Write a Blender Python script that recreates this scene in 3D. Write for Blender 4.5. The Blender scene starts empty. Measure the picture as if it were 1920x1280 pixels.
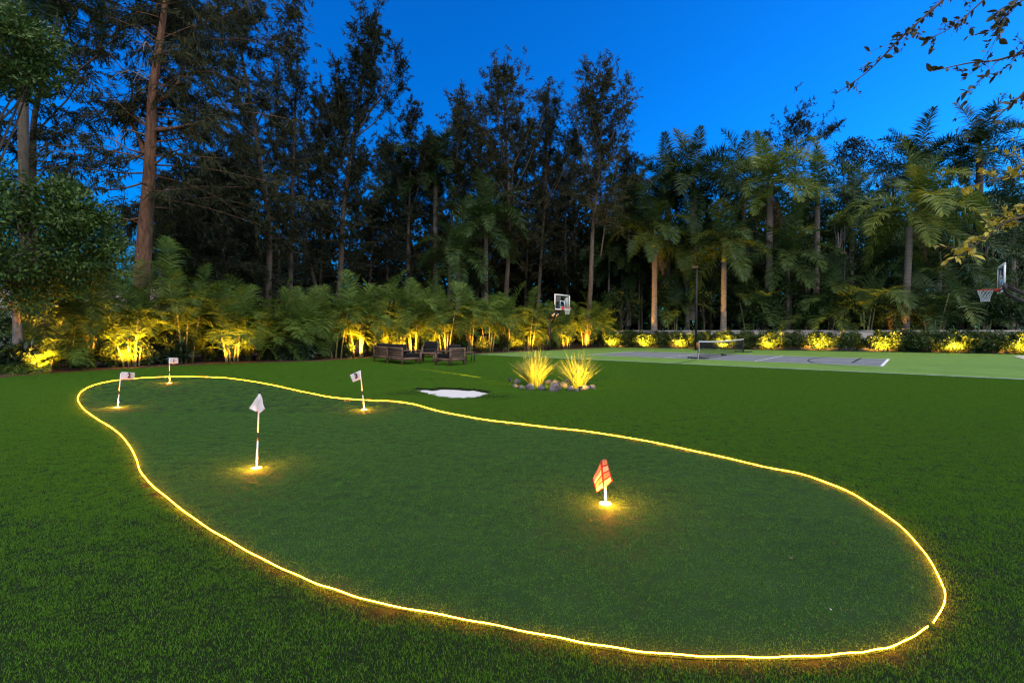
import bpy, math, random
import numpy as np
from mathutils import Vector

random.seed(7)
rng = np.random.default_rng(11)
SC = bpy.context.scene
COL = SC.collection
R = math.radians
PI = math.pi

# ------------------------------------------------------------------ camera, sky, light, exposure
F_PX, PITCH, CAM_H = 883.4, 0.02232, 1.397
cam_d = bpy.data.cameras.new('camera')
cam = bpy.data.objects.new('camera', cam_d)
COL.objects.link(cam)
cam.location = (0, 0, CAM_H)
cam.rotation_euler = (PI / 2 - PITCH, 0, 0)
cam_d.sensor_width = 36
cam_d.lens = 36 * F_PX / 1920
cam_d.clip_end = 600
cam_d.clip_start = 0.05
SC.camera = cam

world = bpy.data.worlds.new('World')
SC.world = world
world.use_nodes = True
wn = world.node_tree
sky = wn.nodes.new('ShaderNodeTexSky')
sky.sky_type = 'NISHITA'
sky.sun_disc = False
sky.sun_elevation = R(3)
sky.sun_rotation = R(75)
sky.ozone_density = 7.0
sky.air_density = 1.0
sky.dust_density = 0.6
tint = wn.nodes.new('ShaderNodeMix')
tint.data_type = 'RGBA'
tint.blend_type = 'MULTIPLY'
tint.inputs[0].default_value = 1
tint.inputs[7].default_value = (.28, 1.0, 1.0, 1)
wn.links.new(sky.outputs[0], tint.inputs[6])
wn.links.new(tint.outputs[2], wn.nodes['Background'].inputs[0])
wn.nodes['Background'].inputs[1].default_value = 0.145

sun_d = bpy.data.lights.new('dusk_glow', 'SUN')
sun_d.energy = 0.95
sun_d.angle = R(110)
sun_d.color = (1.0, 0.91, 0.74)
sun = bpy.data.objects.new('dusk_glow', sun_d)
COL.objects.link(sun)
sun.rotation_euler = (R(28), R(10), 0)      # high, from behind the camera

SC.view_settings.view_transform = 'Standard'
SC.view_settings.look = 'None'
SC.view_settings.gamma = 1
SC.view_settings.use_curve_mapping = False
SC.view_settings.exposure = 2.5
SC.render.engine = 'CYCLES'
cy = SC.cycles
cy.use_denoising = True
cy.filter_width = 1.3
cy.max_bounces = 6
cy.diffuse_bounces = 2
cy.glossy_bounces = 2
cy.transmission_bounces = 4
cy.transparent_max_bounces = 8
cy.sample_clamp_indirect = 4

# ------------------------------------------------------------------ helpers: picture measurements -> place
def ray(px, py):
    u = (px - 960) / F_PX
    v = (640 - py) / F_PX
    c, s = math.cos(PITCH), math.sin(PITCH)
    return np.array([u, c + v * s, -s + v * c])

def at(px, py, z=0.0):
    d = ray(px, py)
    t = (z - CAM_H) / d[2]
    return np.array([d[0] * t, d[1] * t, z])

def P(px, py, Y):
    d = ray(px, py)
    t = Y / d[1]
    return np.array([d[0] * t, Y, CAM_H + d[2] * t])

# ------------------------------------------------------------------ helpers: materials
MATS = {}
def mat(name, col, rough=0.7, var=0.0, col2=None, scale=8.0, bump=0.0, bscale=None, spec=0.3,
        island=0.0, transl=0.0, metal=0.0, emit=None, estr=0.0, stretch=None):
    if name in MATS:
        return MATS[name]
    m = bpy.data.materials.new(name)
    m.use_nodes = True
    nt = m.node_tree
    b = nt.nodes['Principled BSDF']
    out = nt.nodes['Material Output']
    b.inputs['Roughness'].default_value = rough
    b.inputs['Specular IOR Level'].default_value = spec
    b.inputs['Metallic'].default_value = metal
    tc = nt.nodes.new('ShaderNodeTexCoord')
    mp = nt.nodes.new('ShaderNodeMapping')
    nt.links.new(tc.outputs['Object'], mp.inputs[0])
    if stretch:
        mp.inputs['Scale'].default_value = stretch
    c2 = col2 if col2 else tuple(c * (1 - var) for c in col)
    nz = nt.nodes.new('ShaderNodeTexNoise')
    nz.inputs['Scale'].default_value = scale
    nz.inputs['Detail'].default_value = 5
    nz.inputs['Roughness'].default_value = 0.65
    nt.links.new(mp.outputs[0], nz.inputs['Vector'])
    rp = nt.nodes.new('ShaderNodeValToRGB')
    rp.color_ramp.elements[0].position = 0.32
    rp.color_ramp.elements[1].position = 0.68
    rp.color_ramp.elements[0].color = (*c2, 1)
    rp.color_ramp.elements[1].color = (*col, 1)
    nt.links.new(nz.outputs[0], rp.inputs[0])
    csock = rp.outputs[0]
    if island:
        g = nt.nodes.new('ShaderNodeNewGeometry')
        mr = nt.nodes.new('ShaderNodeMapRange')
        mr.inputs['To Min'].default_value = 1 - island
        mr.inputs['To Max'].default_value = 1 + island
        nt.links.new(g.outputs['Random Per Island'], mr.inputs['Value'])
        mr2 = nt.nodes.new('ShaderNodeMapRange')
        mr2.inputs['To Min'].default_value = 0.515
        mr2.inputs['To Max'].default_value = 0.485
        nt.links.new(g.outputs['Random Per Island'], mr2.inputs['Value'])
        hs = nt.nodes.new('ShaderNodeHueSaturation')
        nt.links.new(mr.outputs[0], hs.inputs['Value'])
        nt.links.new(mr2.outputs[0], hs.inputs['Hue'])
        nt.links.new(csock, hs.inputs['Color'])
        csock = hs.outputs[0]
    nt.links.new(csock, b.inputs['Base Color'])
    if bump:
        bn = nt.nodes.new('ShaderNodeTexNoise')
        bn.inputs['Scale'].default_value = bscale or scale * 3
        bn.inputs['Detail'].default_value = 6
        nt.links.new(mp.outputs[0], bn.inputs['Vector'])
        bp = nt.nodes.new('ShaderNodeBump')
        bp.inputs['Strength'].default_value = bump
        bp.inputs['Distance'].default_value = 0.03
        nt.links.new(bn.outputs[0], bp.inputs['Height'])
        nt.links.new(bp.outputs[0], b.inputs['Normal'])
    if emit:
        b.inputs['Emission Color'].default_value = (*emit, 1)
        b.inputs['Emission Strength'].default_value = estr
    if transl:
        tr = nt.nodes.new('ShaderNodeBsdfTranslucent')
        nt.links.new(csock, tr.inputs['Color'])
        mx = nt.nodes.new('ShaderNodeMixShader')
        mx.inputs[0].default_value = transl
        nt.links.new(b.outputs[0], mx.inputs[1])
        nt.links.new(tr.outputs[0], mx.inputs[2])
        nt.links.new(mx.outputs[0], out.inputs['Surface'])
    MATS[name] = m
    return m

WARM = (1.0, 0.39, 0.035)
M_soil = mat('soil', (.035, .026, .018), .95, .5, scale=3, bump=.5)
M_mulch = mat('mulch', (.14, .062, .034), .95, col2=(.045, .02, .012), scale=9, bump=1.0, bscale=26)
M_lawn = mat('lawn_turf', (.010, .022, .004), .9, col2=(.006, .014, .003), scale=.9, bump=.6, bscale=60, spec=.1)
M_blade = mat('lawn_blade', (.094, .215, .018), .75, col2=(.058, .140, .013), scale=.6, island=.35, spec=.04, transl=.25)
M_green = mat('putting_turf', (.022, .050, .012), .9, col2=(.015, .036, .008), scale=1.2, bump=.6, bscale=90, spec=.1)
M_gblade = mat('putting_blade', (.090, .205, .036), .75, col2=(.062, .152, .026), scale=.55, island=.3, spec=.04, transl=.2)
M_court = mat('court_turf', (.125, .225, .045), .9, col2=(.095, .178, .036), scale=1.4, bump=.3, bscale=70, spec=.1)
M_grey = mat('court_grey', (.155, .17, .185), .9, col2=(.12, .135, .15), scale=2.5, bump=.2, bscale=60, spec=.1)
M_line = mat('line_white', (.62, .64, .68), .8, .1, scale=6)
M_lblack = mat('line_black', (.018, .022, .02), .8, .1, scale=6)
M_edge = mat('court_edging', (.30, .33, .40), .85, .15, scale=5)
M_sand = mat('sand', (.58, .57, .56), .95, col2=(.45, .44, .43), scale=26, bump=.7, bscale=40)
M_bark_red = mat('bark_casuarina', (.24, .115, .062), .9, col2=(.055, .028, .018), scale=8, bump=1.0, bscale=11, stretch=(1, 1, .22))
M_bark = mat('bark_grey', (.125, .095, .068), .9, col2=(.05, .038, .027), scale=6, bump=.9, bscale=14, stretch=(1, 1, .3))
M_bark_pale = mat('bark_pale', (.30, .26, .22), .85, col2=(.15, .12, .10), scale=9, bump=.5)
M_ptrunk = mat('palm_trunk', (.235, .20, .165), .85, col2=(.10, .082, .065), scale=4, bump=.6, bscale=18, stretch=(.4, .4, 5))
M_cshaft = mat('palm_crownshaft', (.12, .17, .040), .45, .4, scale=3, stretch=(1, 1, .3))
M_cane = mat('areca_cane', (.30, .26, .11), .55, col2=(.15, .15, .055), scale=5, stretch=(.5, .5, 6), bump=.3)
M_cas = mat('casuarina_needles', (.036, .044, .022), .8, col2=(.018, .024, .013), scale=.35, island=.35, spec=.04, transl=.15)
M_cas2 = mat('casuarina_needles_olive', (.060, .064, .030), .8, col2=(.028, .034, .018), scale=.4, island=.35, spec=.04, transl=.15)
M_frond = mat('royal_frond', (.054, .098, .022), .5, col2=(.026, .054, .014), scale=.7, island=.3, spec=.2, transl=.2)
M_frondb = mat('blue_frond', (.032, .064, .016), .5, col2=(.014, .034, .010), scale=.7, island=.3, spec=.2, transl=.2)
M_frondy = mat('yellow_green_frond', (.15, .205, .03), .5, col2=(.07, .12, .022), scale=.7, island=.3, spec=.25, transl=.25)
M_dead = mat('dead_frond', (.15, .072, .043), .9, .5, scale=2, island=.3)
M_areca = mat('areca_leaf', (.10, .158, .020), .5, col2=(.040, .080, .012), scale=1.2, island=.4, spec=.15, transl=.25)
M_ficus = mat('ficus_leaf', (.07, .125, .022), .45, col2=(.038, .078, .016), scale=1.5, island=.4, spec=.22, transl=.15)
M_hedge = mat('hedge_leaf', (.062, .105, .022), .35, col2=(.035, .066, .016), scale=2, island=.4, spec=.5, transl=.2)
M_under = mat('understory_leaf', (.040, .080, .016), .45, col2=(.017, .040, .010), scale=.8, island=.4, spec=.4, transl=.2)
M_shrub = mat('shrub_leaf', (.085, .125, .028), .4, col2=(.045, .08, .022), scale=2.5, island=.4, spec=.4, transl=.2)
M_phil = mat('philodendron_leaf', (.038, .072, .030), .35, .4, scale=2, island=.35, spec=.5, transl=.1)
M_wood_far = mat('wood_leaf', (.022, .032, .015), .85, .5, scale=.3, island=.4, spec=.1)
M_tuft = mat('fountain_grass', (.28, .30, .06), .5, col2=(.17, .21, .05), scale=3, island=.3, transl=.3)
M_rock = mat('rock', (.22, .20, .185), .9, col2=(.06, .055, .052), scale=7, bump=1.0, bscale=20)
M_white = mat('white_paint', (.78, .78, .76), .45, .05, scale=4)
M_cloth = mat('flag_cloth', (.74, .73, .72), .8, .08, scale=9, transl=.35)
M_black = mat('black_metal', (.022, .022, .023), .5, .3, scale=5, spec=.4)
M_polegrey = mat('dark_grey_paint', (.018, .018, .018), .6, .2, scale=3)
M_cush = mat('black_cushion', (.010, .010, .011), .95, .3, scale=8, bump=.2)
M_teak = mat('weathered_teak', (.155, .098, .062), .75, col2=(.08, .05, .033), scale=4, bump=.4, bscale=30, stretch=(1, 1, 1))
M_red = mat('rim_red', (.62, .045, .028), .4, .1, scale=5)
M_cord = mat('net_cord', (.62, .64, .66), .8, .1, scale=5)
M_lens = mat('uplight_lens', (.9, .8, .6), .3, emit=(1, .6, .12), estr=4)
M_cup = mat('cup_light', (.9, .85, .7), .4, emit=(1, .42, .06), estr=1.6)
M_led = mat('led_tube', (.9, .8, .5), .4, emit=(1.0, .25, .003), estr=15)
M_wall = mat('stucco', (.46, .43, .39), .9, col2=(.33, .31, .28), scale=2, bump=.3)
M_fence = mat('fence_wood', (.17, .082, .045), .85, col2=(.09, .042, .025), scale=3, bump=.4, stretch=(3, 3, .4), island=.25)
M_roof = mat('roof_tile', (.28, .24, .23), .8, .3, scale=4)
M_warmlit_leaf = mat('warm_lit_leaf', (.55, .40, .03), .45, col2=(.33, .31, .035), scale=6, spec=.4, transl=.3)  # warm light on the lower branches is put into this leaf colour
M_dleaf = mat('olive_leaf', (.060, .062, .020), .45, col2=(.032, .042, .016), scale=6, spec=.4, transl=.2)
M_orange = mat('pouch', (.35, .12, .03), .7, .2)

def bead_led():
    # the diodes inside the tube: brighter and dimmer spots along it
    nt = M_led.node_tree
    tc = nt.nodes.new('ShaderNodeTexCoord')
    nz = nt.nodes.new('ShaderNodeTexNoise')
    nz.inputs['Scale'].default_value = 9
    nz.inputs['Detail'].default_value = 3
    mr = nt.nodes.new('ShaderNodeMapRange')
    mr.inputs['From Min'].default_value = .3
    mr.inputs['From Max'].default_value = .7
    mr.inputs['To Min'].default_value = 10
    mr.inputs['To Max'].default_value = 46
    nt.links.new(tc.outputs['Object'], nz.inputs['Vector'])
    nt.links.new(nz.outputs[0], mr.inputs[0])
    nt.links.new(mr.outputs[0], nt.nodes['Principled BSDF'].inputs['Emission Strength'])
bead_led()

def glass_mat():
    m = bpy.data.materials.new('backboard_glass')
    m.use_nodes = True
    nt = m.node_tree
    tr = nt.nodes.new('ShaderNodeBsdfTransparent')
    tr.inputs[0].default_value = (.86, .90, .88, 1)
    gl = nt.nodes.new('ShaderNodeBsdfGlossy')
    gl.inputs['Roughness'].default_value = .05
    fr = nt.nodes.new('ShaderNodeFresnel')
    mx = nt.nodes.new('ShaderNodeMixShader')
    nt.links.new(fr.outputs[0], mx.inputs[0])
    nt.links.new(tr.outputs[0], mx.inputs[1])
    nt.links.new(gl.outputs[0], mx.inputs[2])
    nt.links.new(mx.outputs[0], nt.nodes['Material Output'].inputs[0])
    return m
M_glass = glass_mat()

def plaid_mat():
    m = bpy.data.materials.new('plaid_flag')
    m.use_nodes = True
    nt = m.node_tree
    b = nt.nodes['Principled BSDF']
    b.inputs['Roughness'].default_value = .8
    uv = nt.nodes.new('ShaderNodeUVMap')
    ck = nt.nodes.new('ShaderNodeTexChecker')
    ck.inputs['Scale'].default_value = 1
    ck.inputs['Color1'].default_value = (.74, .52, .30, 1)
    ck.inputs['Color2'].default_value = (.70, .27, .10, 1)
    br = nt.nodes.new('ShaderNodeTexBrick')
    br.offset = 0
    br.inputs['Scale'].default_value = 1
    br.inputs['Mortar Size'].default_value = .11
    br.inputs['Brick Width'].default_value = 1
    br.inputs['Row Height'].default_value = 1
    br.inputs['Color1'].default_value = (0, 0, 0, 1)
    br.inputs['Color2'].default_value = (0, 0, 0, 1)
    br.inputs['Mortar'].default_value = (1, 1, 1, 1)
    mx = nt.nodes.new('ShaderNodeMix')
    mx.data_type = 'RGBA'
    mx.inputs[7].default_value = (.42, .008, .006, 1)
    nt.links.new(uv.outputs[0], ck.inputs[0])
    nt.links.new(uv.outputs[0], br.inputs[0])
    nt.links.new(br.outputs[0], mx.inputs[0])
    nt.links.new(ck.outputs[0], mx.inputs[6])
    nt.links.new(mx.outputs[2], b.inputs['Base Color'])
    tr = nt.nodes.new('ShaderNodeBsdfTranslucent')
    nt.links.new(mx.outputs[2], tr.inputs[0])
    ms = nt.nodes.new('ShaderNodeMixShader')
    ms.inputs[0].default_value = .35
    nt.links.new(b.outputs[0], ms.inputs[1])
    nt.links.new(tr.outputs[0], ms.inputs[2])
    nt.links.new(ms.outputs[0], nt.nodes['Material Output'].inputs[0])
    return m
M_plaid = plaid_mat()

# ------------------------------------------------------------------ helpers: meshes
class G:
    """collects quads and triangles and links them as one mesh object"""
    def __init__(self):
        self.v, self.q, self.t, self.n = [], [], [], 0
    def add(self, v, q=None, t=None):
        v = np.asarray(v, float).reshape(-1, 3)
        if q is not None and len(q):
            self.q.append(np.asarray(q, int) + self.n)
        if t is not None and len(t):
            self.t.append(np.asarray(t, int) + self.n)
        self.v.append(v)
        self.n += len(v)
        return self
    def box(self, c, s, rz=0.0, ax=None, bevel=0.0):
        c = np.asarray(c, float)
        h = np.asarray(s, float) / 2
        if ax is None:
            cr, sr = math.cos(rz), math.sin(rz)
            ax = np.array([[cr, sr, 0], [-sr, cr, 0], [0, 0, 1.0]])
        pts = np.array([[x, y, z] for z in (-1, 1) for y in (-1, 1) for x in (-1, 1)]) * h
        self.add(c + pts @ ax, [[0, 2, 3, 1], [4, 5, 7, 6], [0, 1, 5, 4], [2, 6, 7, 3], [0, 4, 6, 2], [1, 3, 7, 5]])
        return self
    def tube(self, path, rad, sides=6, caps=True):
        p = np.asarray(path, float)
        n = len(p)
        r = np.broadcast_to(np.asarray(rad, float), (n,))
        d = np.gradient(p, axis=0)
        d /= np.linalg.norm(d, axis=1)[:, None] + 1e-9
        ref = np.array([0, 0, 1.0]) if abs(d[:, 2]).mean() < .8 else np.array([1.0, 0, 0])
        a = np.cross(d, ref)
        a /= np.linalg.norm(a, axis=1)[:, None] + 1e-9
        b = np.cross(d, a)
        th = np.linspace(0, 2 * PI, sides, endpoint=False)
        ring = p[:, None] + r[:, None, None] * (np.cos(th)[None, :, None] * a[:, None] + np.sin(th)[None, :, None] * b[:, None])
        i = np.arange(n - 1)[:, None] * sides
        j = np.arange(sides)[None]
        k = (j + 1) % sides
        q = np.stack([i + j, i + k, i + sides + k, i + sides + j], -1).reshape(-1, 4)
        V = ring.reshape(-1, 3)
        t = []
        if caps:
            V = np.vstack([V, p[0], p[-1]])
            for s in range(sides):
                t.append([n * sides, (s + 1) % sides, s])
                t.append([n * sides + 1, (n - 1) * sides + s, (n - 1) * sides + (s + 1) % sides])
        self.add(V, q, t)
        return self
    def mesh(self, name, smooth=False):
        me = bpy.data.meshes.new(name)
        V = np.vstack(self.v) if self.v else np.zeros((0, 3))
        me.vertices.add(len(V))
        me.vertices.foreach_set('co', V.astype(np.float32).ravel())
        nq = sum(len(x) for x in self.q)
        nt_ = sum(len(x) for x in self.t)
        loops = np.concatenate([x.ravel() for x in self.q] + [x.ravel() for x in self.t]) if nq + nt_ else np.zeros(0, int)
        me.loops.add(len(loops))
        me.loops.foreach_set('vertex_index', loops.astype(np.int32))
        me.polygons.add(nq + nt_)
        st = np.concatenate([np.arange(nq) * 4, nq * 4 + np.arange(nt_) * 3])
        me.polygons.foreach_set('loop_start', st.astype(np.int32))
        me.polygons.foreach_set('loop_total', np.concatenate([np.full(nq, 4), np.full(nt_, 3)]).astype(np.int32))
        if smooth:
            me.polygons.foreach_set('use_smooth', np.ones(nq + nt_, bool))
        me.update(calc_edges=True)
        return me
    def build(self, name, material, parent=None, smooth=False):
        me = self.mesh(name, smooth)
        me.materials.append(material)
        return link(name, me, parent)

def link(name, me, parent=None):
    o = bpy.data.objects.new(name, me)
    COL.objects.link(o)
    if parent is not None:
        o.parent = parent
    return o

def tag(o, label=None, cat=None, group=None, kind=None):
    if label: o['label'] = label
    if cat: o['category'] = cat
    if group: o['group'] = group
    if kind: o['kind'] = kind
    return o

def thing(name, label, cat, loc=(0, 0, 0), rz=0.0, group=None):
    o = bpy.data.objects.new(name, None)
    o.empty_display_size = .1
    COL.objects.link(o)
    o.location = tuple(float(c) for c in loc)
    o.rotation_euler = (0, 0, rz)
    return tag(o, label, cat, group)

def inst(name, me, parent, loc=(0, 0, 0), rz=0.0, sc=1.0, tilt=(0, 0)):
    o = bpy.data.objects.new(name, me)
    COL.objects.link(o)
    o.parent = parent
    o.location = tuple(float(c) for c in loc)
    o.rotation_euler = (tilt[0], tilt[1], rz)
    o.scale = (sc, sc, sc)
    return o

def unit(a):
    return a / (np.linalg.norm(a, axis=-1, keepdims=True) + 1e-9)

def leaf_quads(g, base, d, side, L, W):
    """diamond leaves: base point, direction, side vector, length, width"""
    L = np.asarray(L)[:, None]
    W = np.asarray(W)[:, None]
    m = base + d * L * .45
    V = np.stack([base, m + side * W * .5, base + d * L, m - side * W * .5], 1)
    n = len(base)
    q = np.arange(n * 4).reshape(n, 4)
    g.add(V.reshape(-1, 3), q)

def poly_sheet(name, pts, z, material, parent=None, kind=None):
    pts = [(float(p[0]), float(p[1])) for p in pts]
    me = bpy.data.meshes.new(name)
    me.from_pydata([(x, y, z) for x, y in pts], [], [list(range(len(pts)))])
    me.materials.append(material)
    me.update()
    if me.polygons[0].normal.z < 0:
        me.flip_normals()
    o = link(name, me, parent)
    if kind: o['kind'] = kind
    return o

def strip(path, w, z):
    """flat ribbon along a ground path"""
    p = np.asarray(path, float)[:, :2]
    d = unit(np.gradient(p, axis=0))
    nrm = np.stack([-d[:, 1], d[:, 0]], 1)
    a = p + nrm * w / 2
    b = p - nrm * w / 2
    V = np.concatenate([np.c_[a, np.full(len(p), z)], np.c_[b, np.full(len(p), z)]])
    n = len(p)
    q = [[i, n + i, n + i + 1, i + 1] for i in range(n - 1)]
    return G().add(V, q)

def smooth_path(pts, n, closed=False):
    """Catmull-Rom through the points"""
    p = np.asarray(pts, float)
    if closed:
        p = np.vstack([p[-1], p, p[0], p[1]])
    else:
        p = np.vstack([2 * p[0] - p[1], p, 2 * p[-1] - p[-2]])
    out = []
    m = len(p) - 3
    for s in np.linspace(0, m, n, endpoint=not closed):
        i = min(int(s), m - 1)
        t = s - i
        a, b, c, d = p[i], p[i + 1], p[i + 2], p[i + 3]
        out.append(.5 * (2 * b + (c - a) * t + (2 * a - 5 * b + 4 * c - d) * t * t + (3 * b - a - 3 * c + d) * t ** 3))
    return np.array(out)

def inside(poly, x, y):
    poly = np.asarray(poly)[:, :2]
    res = np.zeros(len(x), bool)
    j = len(poly) - 1
    for i in range(len(poly)):
        xi, yi = poly[i]
        xj, yj = poly[j]
        c = ((yi > y) != (yj > y)) & (x < (xj - xi) * (y - yi) / (yj - yi + 1e-12) + xi)
        res ^= c
        j = i
    return res

def dist_to(path, x, y):
    """distance of points to the vertices of a dense path"""
    p = np.asarray(path)[:, :2]
    out = np.full(len(x), 1e9)
    for s in range(0, len(x), 20000):
        d = (x[s:s + 20000, None] - p[None, :, 0]) ** 2 + (y[s:s + 20000, None] - p[None, :, 1]) ** 2
        out[s:s + 20000] = np.sqrt(d.min(1))
    return out

# ------------------------------------------------------------------ the ground
U = np.array([.7595, -.6505, 0])     # along the court
Vv = np.array([.6505, .7595, 0])     # across the court

g = G().add([[-220, -60, -.035], [220, -60, -.035], [220, 260, -.035], [-220, 260, -.035]], [[0, 1, 2, 3]])
tag(g.build('ground', M_soil), kind='structure')

led_px = [(146, 746), (152, 736), (166, 727), (190, 719), (225, 713), (270, 709), (330, 707), (385, 707.5), (430, 710), (480, 717),
          (530, 727), (575, 737), (615, 745), (650, 749), (700, 752), (740, 754), (775, 759), (810, 769), (850, 778), (900, 787),
          (960, 795), (1030, 803), (1100, 811), (1180, 823), (1260, 839), (1340, 856), (1420, 875), (1490, 889), (1540, 904),
          (1590, 925), (1640, 955), (1690, 993), (1725, 1030), (1750, 1067), (1768, 1105), (1772, 1125), (1766, 1148), (1750, 1173)]
led_px2 = [(1740, 1181), (1715, 1198), (1680, 1216), (1640, 1226), (1600, 1231), (1540, 1236), (1460, 1239), (1380, 1239), (1290, 1236),
           (1200, 1228), (1120, 1216), (1040, 1201), (950, 1183), (870, 1167), (780, 1150), (700, 1134), (640, 1115), (590, 1098),
           (540, 1076), (490, 1052), (440, 1024), (390, 994), (350, 966), (310, 934), (280, 908), (262, 884), (256, 864), (245, 842),
           (232, 824), (215, 808), (190, 792), (170, 779), (155, 766), (147, 754), (146, 746)]
led_a = smooth_path([at(x, y) for x, y in led_px], 420)
led_b = smooth_path([at(x, y) for x, y in led_px2], 520)
outline = np.vstack([led_a, led_b[:-1]])

sand_px = [(690, 865), (760, 848), (900, 842), (975, 850), (1090, 836), (1250, 840), (1400, 852), (1450, 848), (1560, 868),
           (1715, 900), (1580, 925), (1440, 938), (1210, 940), (1050, 920), (930, 890), (800, 878)]
sand_poly = smooth_path([at(x / 6.4 + 660, y / 6.4 + 600) for x, y in sand_px], 90, True)
sand_far = sand_poly[:52]

def lawn_z(x, y):
    x = np.asarray(x, float).ravel()
    y = np.asarray(y, float).ravel()
    z = np.zeros(len(x))
    m = (x > -3.6) & (x < .6) & (y > 8) & (y < 13)
    if m.any():
        d = dist_to(sand_far, x[m], y[m])
        ins = inside(sand_poly, x[m], y[m])
        dn = dist_to(sand_poly, x[m], y[m])
        h = .06 * np.exp(-((d - .16) / .32) ** 2) + .012 * np.exp(-(dn / .2) ** 2)
        h[ins] = -.05
        z[m] = h
    return z

gx = np.unique(np.round(np.concatenate([np.linspace(-60, 45, 70), np.arange(-3.6, .6, .05)]), 4))
gy = np.unique(np.round(np.concatenate([np.linspace(-8, 38, 40), np.arange(8.6, 12.6, .05)]), 4))
XX, YY = np.meshgrid(gx, gy)
ZZ = lawn_z(XX, YY)
nx = len(gx)
i, j = np.meshgrid(np.arange(nx - 1), np.arange(len(gy) - 1))
q = np.stack([j * nx + i, j * nx + i + 1, (j + 1) * nx + i + 1, (j + 1) * nx + i], -1).reshape(-1, 4)
tag(G().add(np.c_[XX.ravel(), YY.ravel(), ZZ.ravel()], q).build('lawn', M_lawn, smooth=True), kind='structure')

poly_sheet('sand', sand_poly, .004, M_sand, kind='structure')
poly_sheet('putting_green', outline, .005, M_green, kind='structure')

bed_px = [(-260, 728), (-60, 713), (0, 708), (100, 700), (200, 694), (300, 688), (400, 683), (500, 680), (600, 677), (680, 671.5), (760, 668),
          (860, 664.5), (905, 662.5), (1000, 658), (1030, 656.6), (1100, 653.4), (1135, 651.4)]
bed_edge = smooth_path([at(x, y) for x, y in bed_px], 120)
bed_edge[:, :2] += np.stack([np.sin(np.arange(120) * 1.7) * .05, np.cos(np.arange(120) * 2.3) * .06], 1)
bed_back = [bed_edge[-1] + [2, 8, 0], [0, 46, 0], [-60, 46, 0], [-60, 12, 0]]
poly_sheet('planting_bed', list(bed_edge) + bed_back, .014, M_mulch, kind='structure')

hedge_a = at(1130, 650.8)
hedge_dir = unit(np.array([.873, -.488, 0.]))
def hedge_pt(px, off=0.0):
    d = ray(px, 655)[:2]
    A = np.array([[d[0], -hedge_dir[0]], [d[1], -hedge_dir[1]]])
    t = np.linalg.solve(A, hedge_a[:2])
    n = np.array([.488, .873])
    return np.r_[hedge_a[:2] + t[1] * hedge_dir[:2] + n * off, 0]

corner = at(886, 664.2)
e1 = corner + U * 34
cp = [corner, e1, e1 + Vv * 16, hedge_pt(1910, .1), hedge_pt(1500, .1), hedge_pt(1132, .1), at(1100, 653.8), at(1030, 657.0), at(960, 660.3)]
court = poly_sheet('court', cp, .008, M_court, kind='structure')
A0 = np.array([4.37, 27.91, 0])
cA = at(1101, 665.6)
cB = cA + U * 13.41
g4 = [cA, cB, cB + Vv * 6.1, cA + Vv * 6.1]
poly_sheet('court_surface', g4, .012, M_grey, parent=court)
strip([corner - Vv * .05, corner + U * 34 - Vv * .05], .13, .018).build('court_edging', M_edge, court)
strip([corner, corner + Vv * 15], .09, .018).build('court_edging', M_edge, court)
for a, b, w in ((cA, cA + Vv * 6.1, .06), (cB, cB + Vv * 6.1, .11), (cA, cB, .05), (cA + Vv * 6.1, cB + Vv * 6.1, .05),
                (cA + U * 4.57, cA + U * 4.57 + Vv * 6.1, .055), (cA + U * 8.84, cA + U * 8.84 + Vv * 6.1, .055),
                (cA + Vv * 3.05, cA + U * 4.57 + Vv * 3.05, .05), (cA + U * 8.84 + Vv * 3.05, cB + Vv * 3.05, .05)):
    strip([a, b], w, .020).build('painted_line', M_line, court)
arc = smooth_path([at(x, y) for x, y in ((1640, 667), (1575, 667.8), (1545, 669.5), (1524, 672.5), (1515, 675.8), (1520, 679), (1536, 682.5),
                                         (1594, 688), (1709, 695), (1904, 706.5), (1990, 712))], 60)
strip(arc, .055, .024).build('painted_line', M_lblack, court)
for a, b, w in (((1598, 680.5), (1614, 672), .09), ((1230, 688), (1306, 675.5), .05), ((1780, 676), (1925, 679.3), .045), ((1672, 674), (1730, 675.2), .045),
                ((1640, 681.5), (1925, 690), .04), ((1222, 661.8), (1234, 659.4), .06), ((1320, 672.5), (1378, 664.5), .05)):
    strip([at(*a), at(*b)], w, .0245).build('painted_line', M_lblack, court)
poly_sheet('path', [at(1899, 668.4), at(1925, 667.6), at(1990, 668), at(1990, 680), at(1925, 675.5)], .030, M_wall, kind='structure')

# ------------------------------------------------------------------ turf blades (nobody could count them)
def blade_patch(name, size, n, h, w, seed, m, lean):
    r = np.random.default_rng(seed)
    b = np.c_[(r.random((n, 2)) - .5) * size * 1.25, np.zeros(n)]
    a = r.random(n) * 2 * PI
    hh = h * (.6 + .6 * r.random(n))
    le = lean * h * (.2 + r.random(n))
    d = np.c_[np.cos(a), np.sin(a), np.zeros(n)]
    a2 = r.random(n) * 2 * PI
    s = np.c_[np.cos(a2), np.sin(a2), np.zeros(n)] * w / 2
    mid = b + d * le[:, None] * .3 + np.c_[np.zeros((n, 2)), hh * .6]
    tip = b + d * le[:, None] + np.c_[np.zeros((n, 2)), hh]
    V = np.stack([b - s, b + s, mid + s * .8, mid - s * .8, tip], 1).reshape(-1, 3)
    k = np.arange(n) * 5
    me = G().add(V, np.stack([k, k + 1, k + 2, k + 3], 1), np.stack([k + 3, k + 2, k + 4], 1)).mesh(name)
    me.materials.append(m)
    return bpy.data.objects.new(name, me)       # never linked: only instanced

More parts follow.
